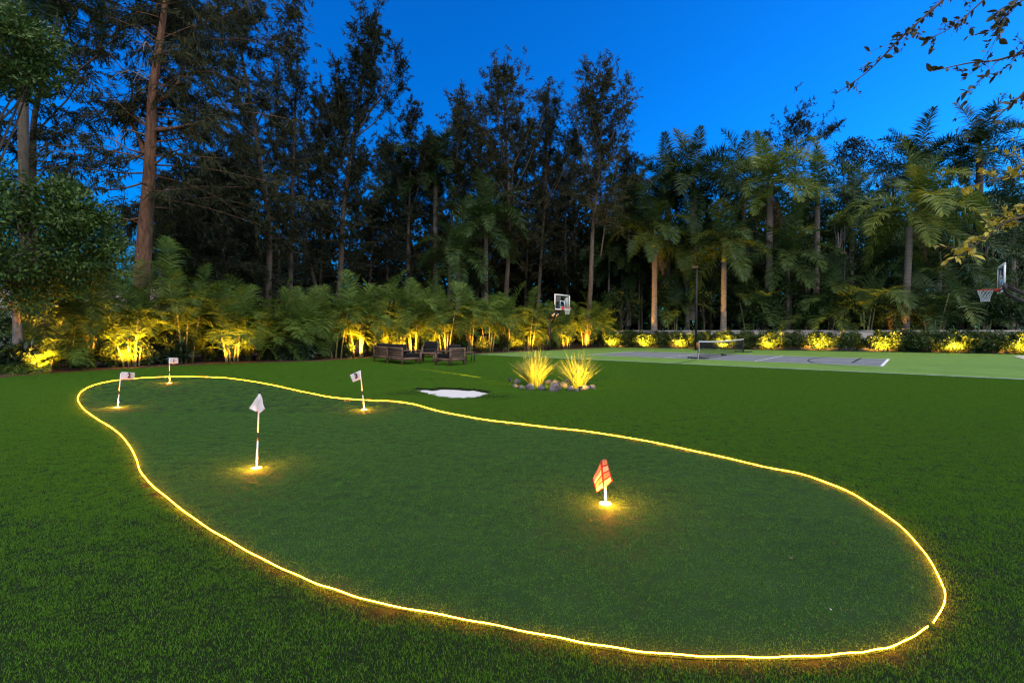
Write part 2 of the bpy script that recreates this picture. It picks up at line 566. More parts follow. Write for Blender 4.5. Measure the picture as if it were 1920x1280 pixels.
def scatter(name, pts, sources, smin, smax):
    me = bpy.data.meshes.new(name)
    me.vertices.add(len(pts))
    me.vertices.foreach_set('co', np.asarray(pts, np.float32).ravel())
    me.update()
    o = link(name, me)
    o['kind'] = 'stuff'
    ng = bpy.data.node_groups.new(name, 'GeometryNodeTree')
    ng.interface.new_socket('Geometry', in_out='INPUT', socket_type='NodeSocketGeometry')
    ng.interface.new_socket('Geometry', in_out='OUTPUT', socket_type='NodeSocketGeometry')
    N = ng.nodes.new
    gi, go, ip, jn = N('NodeGroupInput'), N('NodeGroupOutput'), N('GeometryNodeInstanceOnPoints'), N('GeometryNodeJoinGeometry')
    for s in sources:
        oi = N('GeometryNodeObjectInfo')
        oi.inputs['Object'].default_value = s
        oi.inputs['As Instance'].default_value = True
        ng.links.new(oi.outputs['Geometry'], jn.inputs[0])
    rv = N('FunctionNodeRandomValue')
    rv.data_type = 'FLOAT_VECTOR'
    rv.inputs[0].default_value = (-.06, -.06, 0)
    rv.inputs[1].default_value = (.06, .06, 6.283)
    rs = N('FunctionNodeRandomValue')
    rs.data_type = 'FLOAT'
    rs.inputs[2].default_value = smin
    rs.inputs[3].default_value = smax
    rs.inputs['Seed'].default_value = 5
    ng.links.new(gi.outputs[0], ip.inputs['Points'])
    ng.links.new(jn.outputs[0], ip.inputs['Instance'])
    ip.inputs['Pick Instance'].default_value = True
    ng.links.new(rv.outputs[0], ip.inputs['Rotation'])
    ng.links.new(rs.outputs[1], ip.inputs['Scale'])
    ng.links.new(ip.outputs[0], go.inputs[0])
    md = o.modifiers.new('scatter', 'NODES')
    md.node_group = ng
    return o

def turf_points(y0, y1, sp):
    ys = np.arange(y0, y1, sp)
    xs = np.arange(-1.16 * y1 - 1, 1.16 * y1 + 1, sp)
    X, Y = np.meshgrid(xs, ys)
    X = X.ravel() + (rng.random(X.size) - .5) * sp * .5
    Y = Y.ravel() + (rng.random(Y.size) - .5) * sp * .9
    k = np.abs(X) < 1.13 * Y + .6
    return X[k], Y[k]

lawn_src = [blade_patch('lawn_patch', .1, 210, .0115, .0024, s, M_blade, .8) for s in range(4)]
lawn_near = [blade_patch('near_lawn_patch', .1, 150, .0125, .0023, 50 + s, M_blade, .7) for s in range(4)]
green_src = [blade_patch('green_patch', .1, 170, .0075, .0025, 20 + s, M_gblade, .9) for s in range(4)]
bed_poly = list(bed_edge) + bed_back
lawn_lim = np.array(list(bed_edge) + [corner, e1, [60, -20, 0], [-60, -20, 0], [-60, 12, 0]])
def lawn_ok(X, Y):
    k = inside(lawn_lim, X, Y) & ~inside(outline, X, Y) & ~inside(sand_poly, X, Y)
    k[k] &= dist_to(outline, X[k], Y[k]) > .02
    return k
for y0, y1, sp, a, b in ((1.3, 3.6, .085, .85, 1.2), (3.6, 7.0, .085, .85, 1.2), (7.0, 13.0, .095, 1.0, 1.4), (13.0, 30.0, .15, 1.3, 1.9)):
    X, Y = turf_points(y0, y1, sp)
    k = lawn_ok(X, Y)
    X, Y = X[k], Y[k]
    scatter('lawn_grass', np.c_[X, Y, lawn_z(X, Y)], lawn_near if y1 < 4 else lawn_src, a, b)
X, Y = turf_points(1.3, 16.0, .085)
k = inside(outline, X, Y)
X, Y = X[k], Y[k]
k = (dist_to(outline, X, Y) > .015) & ((Y < 8) | (rng.random(len(X)) < .55))
X, Y = X[k], Y[k]
HOLES = [('a', (221, 764)), ('b', (318, 718)), ('c', (683, 768)), ('d', (481, 878)), ('e', (1135, 945))]
for _, hp in HOLES:
    h = at(*hp)
    k = (X - h[0]) ** 2 + (Y - h[1]) ** 2 > .095 ** 2
    X, Y = X[k], Y[k]
scatter('putting_grass', np.c_[X, Y, np.full(len(X), .004)], green_src, .85, 1.15)

# ------------------------------------------------------------------ LED border
def led(path, label):
    p = path.copy()
    n = len(p)
    p[:, 2] = .019 + .002 * np.sin(np.arange(n) * .31)
    o = G().tube(p, .0023, 6).build('light_strip', M_led, smooth=True)
    return tag(o, label, 'light strip', 'glowing light strips around the putting green')
led(led_a, 'glowing strip along the far edge of the putting green, behind the flags')
led(led_b, 'glowing strip along the near edge of the putting green, closest to the camera')

# ------------------------------------------------------------------ flags and lit cups
def cup(px, py, label):
    h = at(px, py)
    t = thing('golf_hole', label, 'golf hole', (h[0], h[1], 0), group='lit golf holes')
    th = np.linspace(0, 2 * PI, 25)[:-1]
    ring = lambda r, z: np.c_[np.cos(th) * r, np.sin(th) * r, np.full(24, z)]
    V = np.vstack([ring(.050, .004), ring(.050, .009), ring(.045, .009), ring(.045, .004)])
    q = [[a * 24 + s, a * 24 + (s + 1) % 24, (a + 1) * 24 + (s + 1) % 24, (a + 1) * 24 + s] for a in range(3) for s in range(24)]
    G().add(V, q).build('rim', M_white, t)
    V = np.vstack([ring(.0445, .007), [[0, 0, .008]]])
    G().add(V, None, [[s, (s + 1) % 24, 24] for s in range(24)]).build('lit_disc', M_cup, t)
    ld = bpy.data.lights.new('cup_lamp', 'POINT')
    ld.color = (1.0, .28, .025)
    ld.energy = 6
    ld.shadow_soft_size = .03
    lo = bpy.data.objects.new('cup_lamp', ld)
    COL.objects.link(lo)
    lo.parent = t
    lo.location = (.015, -.055, .085)
    return h

def text_mesh(ch, size):
    cu = bpy.data.curves.new('number', 'FONT')
    cu.body = ch
    cu.size = size
    cu.extrude = .001
    cu.offset = .006
    cu.align_x = 'CENTER'
    cu.align_y = 'CENTER'
    o = bpy.data.objects.new('number', cu)
    COL.objects.link(o)
    dg = bpy.context.evaluated_depsgraph_get()
    me = bpy.data.meshes.new_from_object(o.evaluated_get(dg))
    COL.objects.unlink(o)
    bpy.data.objects.remove(o)
    me.materials.clear()
    me.materials.append(M_lblack)
    return me

def cloth(name, corners, parent, material, wave=.015, nu=10, nv=8, off=None):
    """cloth between four corners a(top hoist) b(top fly) c(bottom fly) d(bottom hoist), with ripples and a thin thickness"""
    a, b, c, d = [np.asarray(x, float) for x in corners]
    nrm = np.cross(b - a, d - a)
    nrm /= np.linalg.norm(nrm)
    V, UVs = [], []
    for j in range(nv + 1):
        for i in range(nu + 1):
            u, v = i / nu, j / nv
            p = a * (1 - u) * (1 - v) + b * u * (1 - v) + c * u * v + d * (1 - u) * v
            p = p + nrm * wave * math.sin(u * 6.5 + v * 2.2) * min(1, u * 2)
            V.append(p)
            UVs.append((u * 1.02, v * 4.02) if material is M_plaid else (u, v))
    q = [[j * (nu + 1) + i, j * (nu + 1) + i + 1, (j + 1) * (nu + 1) + i + 1, (j + 1) * (nu + 1) + i] for j in range(nv) for i in range(nu)]
    o = G().add(V, q).build(name, material, parent, smooth=True)
    me = o.data
    uvl = me.uv_layers.new(name='UVMap')
    for lp in me.loops:
        uvl.data[lp.index].uv = UVs[lp.vertex_index]
    sd = o.modifiers.new('thickness', 'SOLIDIFY')
    sd.thickness = .0015
    return o, nrm

def flagstick(hp, top_px, label, r=.0075, band=True):
    h = at(*hp)
    top = P(top_px[0], top_px[1], h[1])
    t = thing('golf_flag', label, 'golf flag', (h[0], h[1], 0), group='golf flags on the putting green')
    tp = top - [h[0], h[1], 0]
    base = np.array([0, 0, .012])
    f = lambda s: base + (tp - base) * s
    G().tube([f(0), f(.36)], r, 10).build('pole', M_white, t, True)
    if band:
        G().tube([f(.36), f(.475)], r * 1.02, 10).build('pole_band', M_black, t, True)
        G().tube([f(.475), f(1)], r * .97, 10).build('pole', M_white, t, True)
        G().tube([f(1), f(1.012), f(1.02), f(1.032), f(1.04)], [r * 1.2, r * 1.5, r * 1.1, r * 1.5, r * .8], 10).build('finial', M_black, t, True)
    else:
        G().tube([f(.36), f(1)], r * .97, 10).build('pole', M_white, t, True)
    return t, h, tp

def pxo(px, py, h, dy=0.0):
    return P(px, py, h[1] + dy) - [h[0], h[1], 0]

def put_number(ch, size, pos, ax_u, ax_v, fo):
    me = text_mesh(ch, size)
    n = np.cross(ax_u, ax_v)
    co = np.array([v.co[:] for v in me.vertices])
    V = pos + co[:, :1] * ax_u + co[:, 1:2] * ax_v + co[:, 2:3] * n
    me.vertices.foreach_set('co', V.astype(np.float32).ravel())
    me.update()
    link('number', me, fo)

for (k, hp), lab in zip(HOLES, ('glowing golf hole closest to the left curve of the strip', 'glowing golf hole farthest from the camera',
                               'glowing golf hole beside the far middle dip of the strip', 'glowing golf hole under the draped plain white flag',
                               'brightest golf hole under the red plaid flag')):
    cup(hp[0], hp[1], lab)

t, h, tp = flagstick((221, 764), (226.5, 699), 'white golf flag numbered 2 on a leaning striped pole')
fo, n = cloth('flag', [pxo(227, 697, h), pxo(252.5, 698.5, h, -.05), pxo(250.5, 711, h, -.05), pxo(225.6, 711.5, h)], t, M_cloth, .012)
put_number('2', .125, pxo(242, 704, h, -.07), np.array([.98, -.15, -.08]), np.array([.1, 0, 1.0]), fo)
t, h, tp = flagstick((318, 718), (317.6, 671), 'smallest farthest white golf flag, numbered 1')
fo, n = cloth('flag', [pxo(316.5, 670.5, h), pxo(334, 671, h, -.04), pxo(333.5, 681.5, h, -.04), pxo(316.5, 681.5, h)], t, M_cloth, .012)
put_number('1', .12, pxo(326, 676.2, h, -.07), np.array([1, -.1, 0]), np.array([.05, 0, 1.0]), fo)
t, h, tp = flagstick((683, 768), (675, 694.5), 'white golf flag numbered 3, flying to the left of its pole')
fo, n = cloth('flag', [pxo(676.3, 693.6, h), pxo(656, 703, h, -.03), pxo(662, 716.3, h, -.03), pxo(677.3, 710, h)], t, M_cloth, .008)
put_number('3', .125, pxo(667.5, 704.8, h, -.062), np.array([.95, -.05, .25]), np.array([-.25, 0, .95]), fo)
t, h, tp = flagstick((481.5, 878), (486, 738), 'plain white golf flag draped in a kite shape around its pole')
ap = pxo(486, 738.5, h)
fo, _ = cloth('flag', [pxo(485, 739, h, -.012), pxo(466.5, 765.5, h, -.035), pxo(481, 771.5, h, -.06), pxo(484, 766.5, h, -.012)], t, M_cloth, .006)
fo2, _ = cloth('flag', [pxo(488.5, 738, h, -.012), pxo(496.8, 765.5, h, -.075), pxo(486, 774.5, h, -.085), pxo(482.3, 767.5, h, -.013)], t, M_cloth, .006)
t, h, tp = flagstick((1135.5, 944), (1132.5, 861), 'short red plaid golf flag drooping over the brightest hole', .009, False)
cloth('flag', [pxo(1127, 862.5, h, -.012), pxo(1110, 900, h, -.035), pxo(1117.5, 922, h, -.05), pxo(1132, 914, h, -.03)], t, M_plaid, .006)
cloth('flag', [pxo(1128, 861.5, h, -.014), pxo(1137.5, 860, h, -.012), pxo(1149.3, 901, h, -.045), pxo(1131.5, 914.2, h, -.031)], t, M_plaid, .006)

# ------------------------------------------------------------------ garden uplights
LIGHT_MESH = {}
def uplight(pos, label, energy, aim, group, spread=150, col=WARM, z=.13, r=.045, elev=1.15):
    t = thing('garden_uplight', label, 'uplight', (pos[0], pos[1], 0), group=group)
    if not LIGHT_MESH:
        LIGHT_MESH['spike'] = G().tube([[0, 0, -.02], [0, 0, .06]], .012, 6).mesh('spike')
        LIGHT_MESH['spike'].materials.append(M_black)
        LIGHT_MESH['housing'] = G().tube([[0, -.05, .035], [0, -.02, .055], [0, .015, .095], [0, .03, .112]], [.026, .036, .040, .043], 12, False).mesh('housing', True)
        LIGHT_MESH['housing'].materials.append(M_black)
        LIGHT_MESH['lens'] = G().tube([[0, .020, .101], [0, .0235, .105]], .038, 12).mesh('lens', True)
        LIGHT_MESH['lens'].materials.append(M_lens)
    rz = math.atan2(aim[1], aim[0]) - PI / 2
    for k in ('spike', 'housing', 'lens'):
        inst(k, LIGHT_MESH[k], t, rz=rz)
    ld = bpy.data.lights.new('lamp', 'SPOT')
    ld.color = col
    ld.energy = energy * 24
    ld.spot_size = R(spread)
    ld.spot_blend = .9
    ld.shadow_soft_size = r
    lo = bpy.data.objects.new('lamp', ld)
    COL.objects.link(lo)
    lo.parent = t
    lo.location = (aim[0] * .05, aim[1] * .05, z)
    lo.rotation_euler = Vector((aim[0], aim[1], elev)).to_track_quat('-Z', 'Y').to_euler()
    return t

# ------------------------------------------------------------------ vegetation builders
def frond_mesh(name, L, el, bend, n, ll, w, seed, m, plumose=.35, vee=.35, petiole=.12, droop=.35, rr=.022):
    """feather frond leaving the origin towards +x at elevation el, bending down by bend along its length"""
    r = np.random.default_rng(seed)
    K = 14
    s = np.linspace(0, 1, K)
    ang = el - bend * s ** 1.25
    stp = L / (K - 1)
    p = np.zeros((K, 3))
    side = r.normal(0, .06)
    for k in range(1, K):
        am = (ang[k] + ang[k - 1]) / 2
        p[k] = p[k - 1] + stp * np.array([math.cos(am), side * s[k], math.sin(am)])
    g = G().tube(p, rr * (1 - .85 * s), 4, False)
    sl = np.repeat(np.linspace(petiole, 1.0, n), 2)
    sg = np.tile([1.0, -1.0], n)
    sl = np.clip(sl + r.normal(0, .004, 2 * n), 0, 1)
    base = np.stack([np.interp(sl, s, p[:, c]) for c in range(3)], 1)
    aa = np.interp(sl, s, ang)
    tan = np.c_[np.cos(aa), np.zeros(2 * n), np.sin(aa)]
    up = np.c_[-np.sin(aa), np.zeros(2 * n), np.cos(aa)]
    sd = np.c_[np.zeros(2 * n), sg, np.zeros(2 * n)]
    fw = .35 + .9 * sl ** 2
    d = unit(sd + tan * fw[:, None] + up * (vee + r.normal(0, plumose, 2 * n))[:, None])
    ln = ll * np.sin(PI * (.16 + .80 * (sl - petiole) / (1 - petiole))) ** .7 * r.uniform(.82, 1.1, 2 * n)
    wv = unit(np.cross(d, up + .3 * r.normal(0, 1, (2 * n, 3))))
    d2 = unit(d + np.array([0, 0, -1.0]) * (droop * r.uniform(.6, 1.5, 2 * n))[:, None])
    m1 = base + d * (ln * .5)[:, None]
    tip = m1 + d2 * (ln * .5)[:, None]
    h = wv * (w / 2)
    V = np.stack([base - h * .5, base + h * .5, m1 + h, m1 - h, tip + h * .12, tip - h * .12], 1).reshape(-1, 3)
    k = np.arange(2 * n) * 6
    g.add(V, np.concatenate([np.stack([k, k + 1, k + 2, k + 3], 1), np.stack([k + 3, k + 2, k + 4, k + 5], 1)]))
    me = g.mesh(name)
    me.materials.append(m)
    return me

def frond_set(prefix, L, n, ll, w, m, seed, plumose, rr=.022, bendk=1.0, petiole=.12):
    """fronds by their starting elevation, from upright to hanging"""
    els = [(86, 30), (68, 78), (50, 104), (32, 104), (12, 88), (-10, 66), (-34, 42)]
    return [[frond_mesh(prefix, L * (1 - .05 * v), R(e), R(b) * bendk, n, ll, w, seed + 10 * k + v, m, plumose, rr=rr, petiole=petiole) for v in range(2)]
            for k, (e, b) in enumerate(els)]

ROYAL = frond_set('frond', 3.9, 84, .95, .052, M_frond, 100, .40)
ROYALB = frond_set('frond', 3.9, 84, .95, .052, M_frondb, 200, .40)
ROYALY = frond_set('frond', 3.9, 84, .95, .054, M_frondy, 300, .35)
ARECA = frond_set('frond', 2.0, 30, .60, .034, M_areca, 400, .16, .012, 1.05, .2)
ARECAD = frond_set('frond', 2.1, 32, .62, .034, M_frond, 500, .2, .012, 1.15, .2)
DEADF = frond_mesh('dead_frond', 2.6, R(-58), R(28), 40, .45, .05, 77, M_dead, .5, droop=.8)

def royal_palm(px, Y, crown_py, label, fronds=ROYAL, n=16, sc=1.0, r=.24, more=7, lean=0.0, dead=0, shaft=1.5, group='tall feather palms behind the court', spear=True, tmat=None):
    c = P(px, crown_py, Y)
    H = c[2]
    t = thing('royal_palm', label, 'palm tree', (c[0] - lean, Y, 0), group=group)
    K = 12
    r0_ = r
    zz = np.linspace(-.05, H - shaft, K)
    pth = np.c_[lean * (zz / H) ** 1.5, np.zeros(K), zz]
    rad = r * (1.18 - .35 * np.linspace(0, 1, K)) * (1 + .06 * np.sin(np.linspace(0, 9, K)))
    rad[0] *= 1.3
    G().tube(pth, rad, 10).build('trunk', tmat or M_ptrunk, t, True)
    zs = np.linspace(H - shaft, H, 6)
    ps = np.c_[lean * (zs / H) ** 1.5, np.zeros(6), zs]
    G().tube(ps, r * np.array([.86, .92, .85, .66, .45, .28]), 10).build('crownshaft', M_cshaft, t, True)
    n += more
    r *= .82
    cats = [0, 1, 1, 2, 2, 2, 3, 3, 3, 4, 4, 4, 4, 5, 5, 5, 6, 6]
    a0 = random.random() * 6.28
    for k in range(n):
        cidx = cats[int(k * len(cats) / n)]
        if not spear and cidx == 0:
            cidx = 1
        inst('frond', random.choice(fronds[cidx]), t, (lean, 0, H - .12 - .02 * k), a0 + k * 2.4 + random.gauss(0, .25), sc * random.uniform(.78, 1.14), (random.gauss(0, .12), random.gauss(0, .12)))
    for k in range(dead):
        inst('dead_frond', DEADF, t, (lean, 0, H - shaft + .1), -1.2 + k * 1.7 + random.random() * .5, sc * random.uniform(.8, 1))
    return t

def areca(px, py, Y, h, stems, label, sc=1.0, spread=.32, nf=5, low=False, fr=None):
    fr = fr or ARECA
    b = P(px, py, Y)
    t = thing('areca_palm', label, 'palm', (b[0], Y, 0), group='clumping palms in the planting bed')
    for s in range(stems):
        a = random.random() * 6.28
        rr = spread * math.sqrt(random.random())
        x, y = rr * math.cos(a), rr * math.sin(a)
        hh = h * random.uniform(.25, .72) * (.45 if low else 1)
        lx, ly = math.cos(a) * hh * .14 + random.gauss(0, .05), math.sin(a) * hh * .14 + random.gauss(0, .05)
        K = 7
        ss = np.linspace(0, 1, K)
        pth = np.c_[x + lx * ss ** 1.4, y + ly * ss ** 1.4, hh * ss - .02]
        G().tube(pth, .034 * sc * (1.15 - .45 * ss), 6).build('cane', M_cane, t, True)
        a0 = random.random() * 6.28
        for k in range(nf):
            c = [0, 1, 2, 2, 3, 3, 4][int(k * 7 / nf)]
            inst('frond', random.choice(fr[c]), t, (x + lx, y + ly, hh - .04), a0 + k * 2.4 + random.gauss(0, .3), sc * random.uniform(.65, 1.25), (random.gauss(0, .12), random.gauss(0, .12)))
    return t

def leaf_cloud(g, centers, radii, per, L, W, r, flat=.5, upb=.35):
    """leaves spread in clumps: each clump a soft ball of leaves facing outward"""
    for c, rad in zip(centers, radii):
        n = int(per * r.uniform(.7, 1.3))
        v = unit(r.normal(0, 1, (n, 3)))
        rr = rad * r.random(n) ** .45
        p = c + v * rr[:, None] * np.array([1, 1, .75])
        d = unit(v * .7 + r.normal(0, .55, (n, 3)) + np.array([0, 0, upb - .25]))
        s = unit(np.cross(d, v * flat + np.array([0, 0, 1.0]) + r.normal(0, .45, (n, 3))))
        leaf_quads(g, p, d, s, L * r.uniform(.7, 1.25, n), W * r.uniform(.75, 1.2, n))

def ellipsoid_clumps(r, n, rad, shell=.55):
    v = unit(r.normal(0, 1, (n, 3)))
    return v * (shell + (1 - shell) * r.random(n))[:, None] * np.asarray(rad)

def broadleaf(name, label, cat, base, crown_c, crown_r, nclump, clump_r, per, L, W, m, seed, group=None, trunk_r=.12, bark=None, nl=7):
    r = np.random.default_rng(seed)
    base = np.asarray(base, float)
    t = thing(name, label, cat, base, group=group)
    cc = np.asarray(crown_c, float) - base
    K = 7
    s = np.linspace(0, 1, K)
    pth = cc * s[:, None] * np.array([1, 1, .9]) + np.c_[.12 * np.sin(s * 5), .1 * np.cos(s * 4) - .1, 0 * s - .03]
    tg = G().tube(pth, trunk_r * (1.2 - .75 * s), 8)
    tg.build('trunk', bark or M_bark, t, True)
    cl = ellipsoid_clumps(r, nclump, crown_r)
    lg = G()
    for k in range(nl):
        e = cl[k] * .85 + cc
        st = pth[3 + k % 3]
        mid = (st + e) / 2 + r.normal(0, .1, 3)
        lg.tube(smooth_path([st, mid, e], 6), trunk_r * .4 * np.linspace(1, .25, 6), 5, False)
    lg.build('branches', bark or M_bark, t, True)
    g = G()
    leaf_cloud(g, cl + cc, clump_r * r.uniform(.7, 1.25, nclump), per, L, W, r)
    g.build('crown', m, t)
    return t

def shrub(name, label, pos, rad, nclump, per, L, W, m, seed, group=None, cat='shrub', nst=5):
    r = np.random.default_rng(seed)
    t = thing(name, label, cat, (pos[0], pos[1], 0), group=group)
    rad = np.asarray(rad, float)
    cl = ellipsoid_clumps(r, nclump, rad * .85, .35) + [0, 0, rad[2]]
    cl[:, 2] = np.maximum(cl[:, 2], .12)
    g = G()
    leaf_cloud(g, cl, rad.min() * .42 * r.uniform(.7, 1.2, nclump), per, L, W, r)
    g.v = [np.c_[x[:, :2], np.maximum(x[:, 2], .01)] for x in g.v]
    g.build('foliage', m, t)
    sg = G()
    for k in range(nst):
        e = cl[k]
        sg.tube([[r.normal(0, .08), r.normal(0, .08), -.02], e * [.5, .5, .5], e], [.016, .012, .006], 5, False)
    sg.build('stems', M_bark, t, True)
    return t

def casuarina(label, Y, path, crown_base, hw, limbs, twigs, needles, seed, m=None, bark=None, r0=.22, nl=.36, nw=.03, droop=.35, steep=1.0,
              bare=0, clear=False, leaders=5, tw=1.0, asym=0.0, fill=.18, extra=()):
    """tall whispy pine: tapered trunk through picture points, ascending limbs, twigs hung with needle sprays"""
    r = np.random.default_rng(seed)
    m = m or M_cas
    bark = bark or M_bark
    r0 *= .8
    nw *= 1.95
    hw *= 1.12
    limbs, twigs, needles = int(limbs * 1.3), int(twigs * 1.55) + 1, int(needles * 1.02)
    pts = np.array([P(x, y, Y) for x, y in path])
    first = pts[0].copy()
    dirn = (pts[0] - pts[1])
    if first[2] > 0.2:
        k = first[2] / max(.3, dirn[2] * -1)
        b = pts[0] + dirn * k * .7
        b[2] = -.05
        pts = np.vstack([b, pts])
    base = np.array([pts[0][0], Y, 0])
    t = thing('casuarina_tree', label, 'tree', base, group='tall whispy pines behind the lawn')
    pts = pts - base
    tr = smooth_path(pts, 22)
    tr[:, 1] += np.interp(np.linspace(0, 1, 22), np.linspace(0, 1, 6), r.normal(0, .18, 6))
    zt = tr[-1, 2]
    s = np.linspace(0, 1, 22)
    rad = r0 * (1 - .93 * s ** 1.1)
    rad[0] *= 1.35
    rad[1] *= 1.08
    G().tube(tr, rad, 10).build('trunk', bark, t, True)
    zb = P(path[0][0], crown_base, Y)[2]
    hwm = hw / F_PX * Y
    lg, B, D, S, LN, WD = G(), [], [], [], [], []
    def twig_on(p, tan, k, scale):
        n = needles
        for _ in range(k):
            tt = r.uniform(.22, 1.0)
            a = np.array([np.interp(tt, np.linspace(0, 1, len(p)), p[:, c]) for c in range(3)])
            dv = unit(tan * .55 + r.normal(0, .62, 3) + np.array([0, 0, .12]))
            l = scale * r.uniform(.5, 1.15)
            u = r.random(n)
            bb = a + dv * (u * l)[:, None] + r.normal(0, .035, (n, 3)) - np.c_[np.zeros((n, 2)), droop * .35 * u ** 2 * l]
            dd = unit(dv * .75 + r.normal(0, .38, (n, 3)) + np.array([0, 0, -droop]))
            B.append(bb)
            D.append(dd)
            S.append(unit(np.cross(dd, r.normal(0, 1, (n, 3)))))
            LN.append(nl * r.uniform(.5, 1.2, n))
            WD.append(nw * r.uniform(.6, 1.2, n))
    for k in range(limbs):
        f = ((k + r.random()) / limbs) ** .9
        z = zb + (zt - zb) * f * .985
        a = np.array([np.interp(z, tr[:, 2], tr[:, c]) for c in range(3)])
        az = r.random() * 2 * PI
        if clear and math.sin(az) < 0 and abs(math.cos(az)) < .8:
            az = -az
        w = hwm * ((1 - f) ** .6 * .86 + .14) * (.55 + .45 * min(1, f / .22)) * r.uniform(.42, 1.22)
        w *= 1 + asym * math.cos(az)
        el = R((-4 + 56 * f ** .8) * steep + r.normal(0, 12))
        hd = np.array([math.cos(az), math.sin(az), 0])
        ln = w / max(.35, math.cos(el))
        p1 = a + (hd * math.cos(el) + np.array([0, 0, math.sin(el)])) * ln * .5
        el2 = el + R(18 * steep) - (R(20) * droop if f < .5 else 0)
        p2 = p1 + (hd * math.cos(el2) + np.array([0, 0, math.sin(el2)])) * ln * .5 + r.normal(0, .12, 3)
        p = smooth_path([a, (a + p1) / 2 + r.normal(0, .05 * ln, 3), p1 + r.normal(0, .05 * ln, 3), p2 + r.normal(0, .05 * ln, 3)], 7)
        rb = np.interp(z, tr[:, 2], rad) * .20
        lg.tube(p, np.clip(rb, .010, .05) * np.linspace(1, .2, 7), 5, False)
        twig_on(p, unit(p2 - p1), max(2, int(twigs * (.35 + .65 * w / hwm))), tw * (.55 + .35 * (1 - f)))
    for k in range(leaders):
        f = r.uniform(.30, .62)
        z = zb + (zt - zb) * f
        a = np.array([np.interp(z, tr[:, 2], tr[:, c]) for c in range(3)])
        az = r.random() * 2 * PI
        hd = np.array([math.cos(az), math.sin(az), 0]) * hwm * r.uniform(.45, .95)
        zt2 = zb + (zt - zb) * r.uniform(.72, .95)
        p = smooth_path([a, a + hd * .5 + [0, 0, (zt2 - z) * .3], a + hd * .9 + [0, 0, (zt2 - z) * .7], [a[0] + hd[0], a[1] + hd[1], zt2]], 9)
        lg.tube(p, r0 * .22 * np.linspace(1, .2, 9), 5, False)
        twig_on(p[2:], unit(p[-1] - p[3]), twigs * 3, tw * .95)
    top = tr[-5:]
    twig_on(top, np.array([0, 0, 1.0]), twigs, .6 * tw)
    for ex in extra:
        p = smooth_path(np.array([P(x, y, Y + dy) for x, y, dy in ex]) - base, 9)
        lg.tube(p, r0 * .30 * np.linspace(1, .2, 9), 6, False)
        twig_on(p[5:], unit(p[-1] - p[-3]), twigs, tw)
    lg.build('branches', bark, t, True)
    if bare:
        bg = G()
        for k in range(bare):
            z = zb + (zt - zb) * r.uniform(.15, .45)
            a = np.array([np.interp(z, tr[:, 2], tr[:, c]) for c in range(3)])
            az = PI + r.normal(0, .7)
            q0 = a
            d0 = np.array([math.cos(az), math.sin(az) * .6, r.uniform(.2, .7)])
            q1 = q0 + d0 * r.uniform(.6, 1.1)
            q2 = q1 + d0 * r.uniform(.3, .8) + np.array([0, 0, r.uniform(-.9, -.2)])
            bp = smooth_path([q0, q1, q2], 8)
            bg.tube(bp, .035 * np.linspace(1, .25, 8), 5, False)
            for _ in range(5):
                i0 = r.integers(3, 8)
                e = bp[i0] + r.normal(0, .38, 3) + [-.1, 0, -.15]
                bg.tube([bp[i0], (bp[i0] + e) / 2 + r.normal(0, .06, 3), e], [.014, .01, .005], 4, False)
        tag(bg.build('dead_branches', M_bark_pale, t, True), kind='stuff')
    g = G()
    leaf_quads(g, np.vstack(B), np.vstack(D), np.vstack(S), np.concatenate(LN), np.concatenate(WD))
    g.build('crown', m, t)
    return t

# ------------------------------------------------------------------ tall pines
casuarina('massive reddish trunked pine leaning right, nearest and thickest on the left', 22, [(260, 560), (268, 440), (280, 320), (291, 200), (300, 80), (312, -80), (322, -300)],
          430, 250, 90, 14, 24, 1, M_cas2, bark=M_bark_red, clear=True, leaders=0, r0=.50, nl=.45, nw=.026, droop=.75, steep=.55, bare=7, tw=1.25,
          extra=([(296, 190, 0), (330, 165, .1), (352, 95, .2)], [(286, 245, 0), (330, 240, -.3), (400, 222, -.4)], [(272, 290, 0), (255, 245, .2), (236, 205, .3)]))
casuarina('dark dense pine at the far left behind the broadleaf tree', 27, [(60, 560), (70, 300), (95, 80), (110, -200)], 470, 190, 60, 12, 26, 2, r0=.34, droop=.6, steep=.6, tw=1.2)
casuarina('dark pine cut off by the left edge of the photo', 25, [(-120, 560), (-110, 300), (-95, -160)], 470, 190, 54, 12, 26, 3, r0=.32, droop=.6, steep=.6, tw=1.2)
casuarina('dense pine with a heavy olive crown just right of the massive trunk', 30, [(503, 560), (500, 420), (478, 250), (450, 60), (440, -60)], 470, 130, 66, 12, 26, 4, M_cas2, r0=.30, droop=.55, steep=.75, tw=1.15)
casuarina('slim sparse pine with a needle thin top between two dense pines', 34, [(547, 560), (548, 420), (551, 250), (556, 100), (560, 15)], 520, 62, 70, 4, 18, 5, r0=.25, droop=.15, steep=.9, tw=.8, nl=.28)
casuarina('tallest flame shaped pine at the edge of the open sky', 35, [(632, 556), (643, 450), (652, 350), (664, 240), (680, 130), (691, 48)], 500, 105, 92, 11, 22, 6, r0=.30, droop=.1, steep=1.12, tw=1.0,
          extra=([(660, 262, 0), (700, 200, -.2), (735, 128, -.3), (742, 92, -.3)], [(655, 300, 0), (640, 220, .2), (632, 150, .3), (630, 112, .3)], [(668, 225, 0), (720, 180, .3), (752, 118, .4)]))
casuarina('forked thin pine left of the flame shaped pine', 36, [(596, 556), (572, 440), (590, 340), (620, 240), (640, 150)], 500, 60, 56, 6, 20, 7, r0=.18, droop=.15, steep=1.0, tw=.85)
casuarina('dark low pine filling the gap beside the massive trunk', 29, [(425, 560), (420, 470), (412, 400), (405, 300)], 545, 120, 58, 13, 28, 8, r0=.24, droop=.5, steep=.6, tw=1.2)
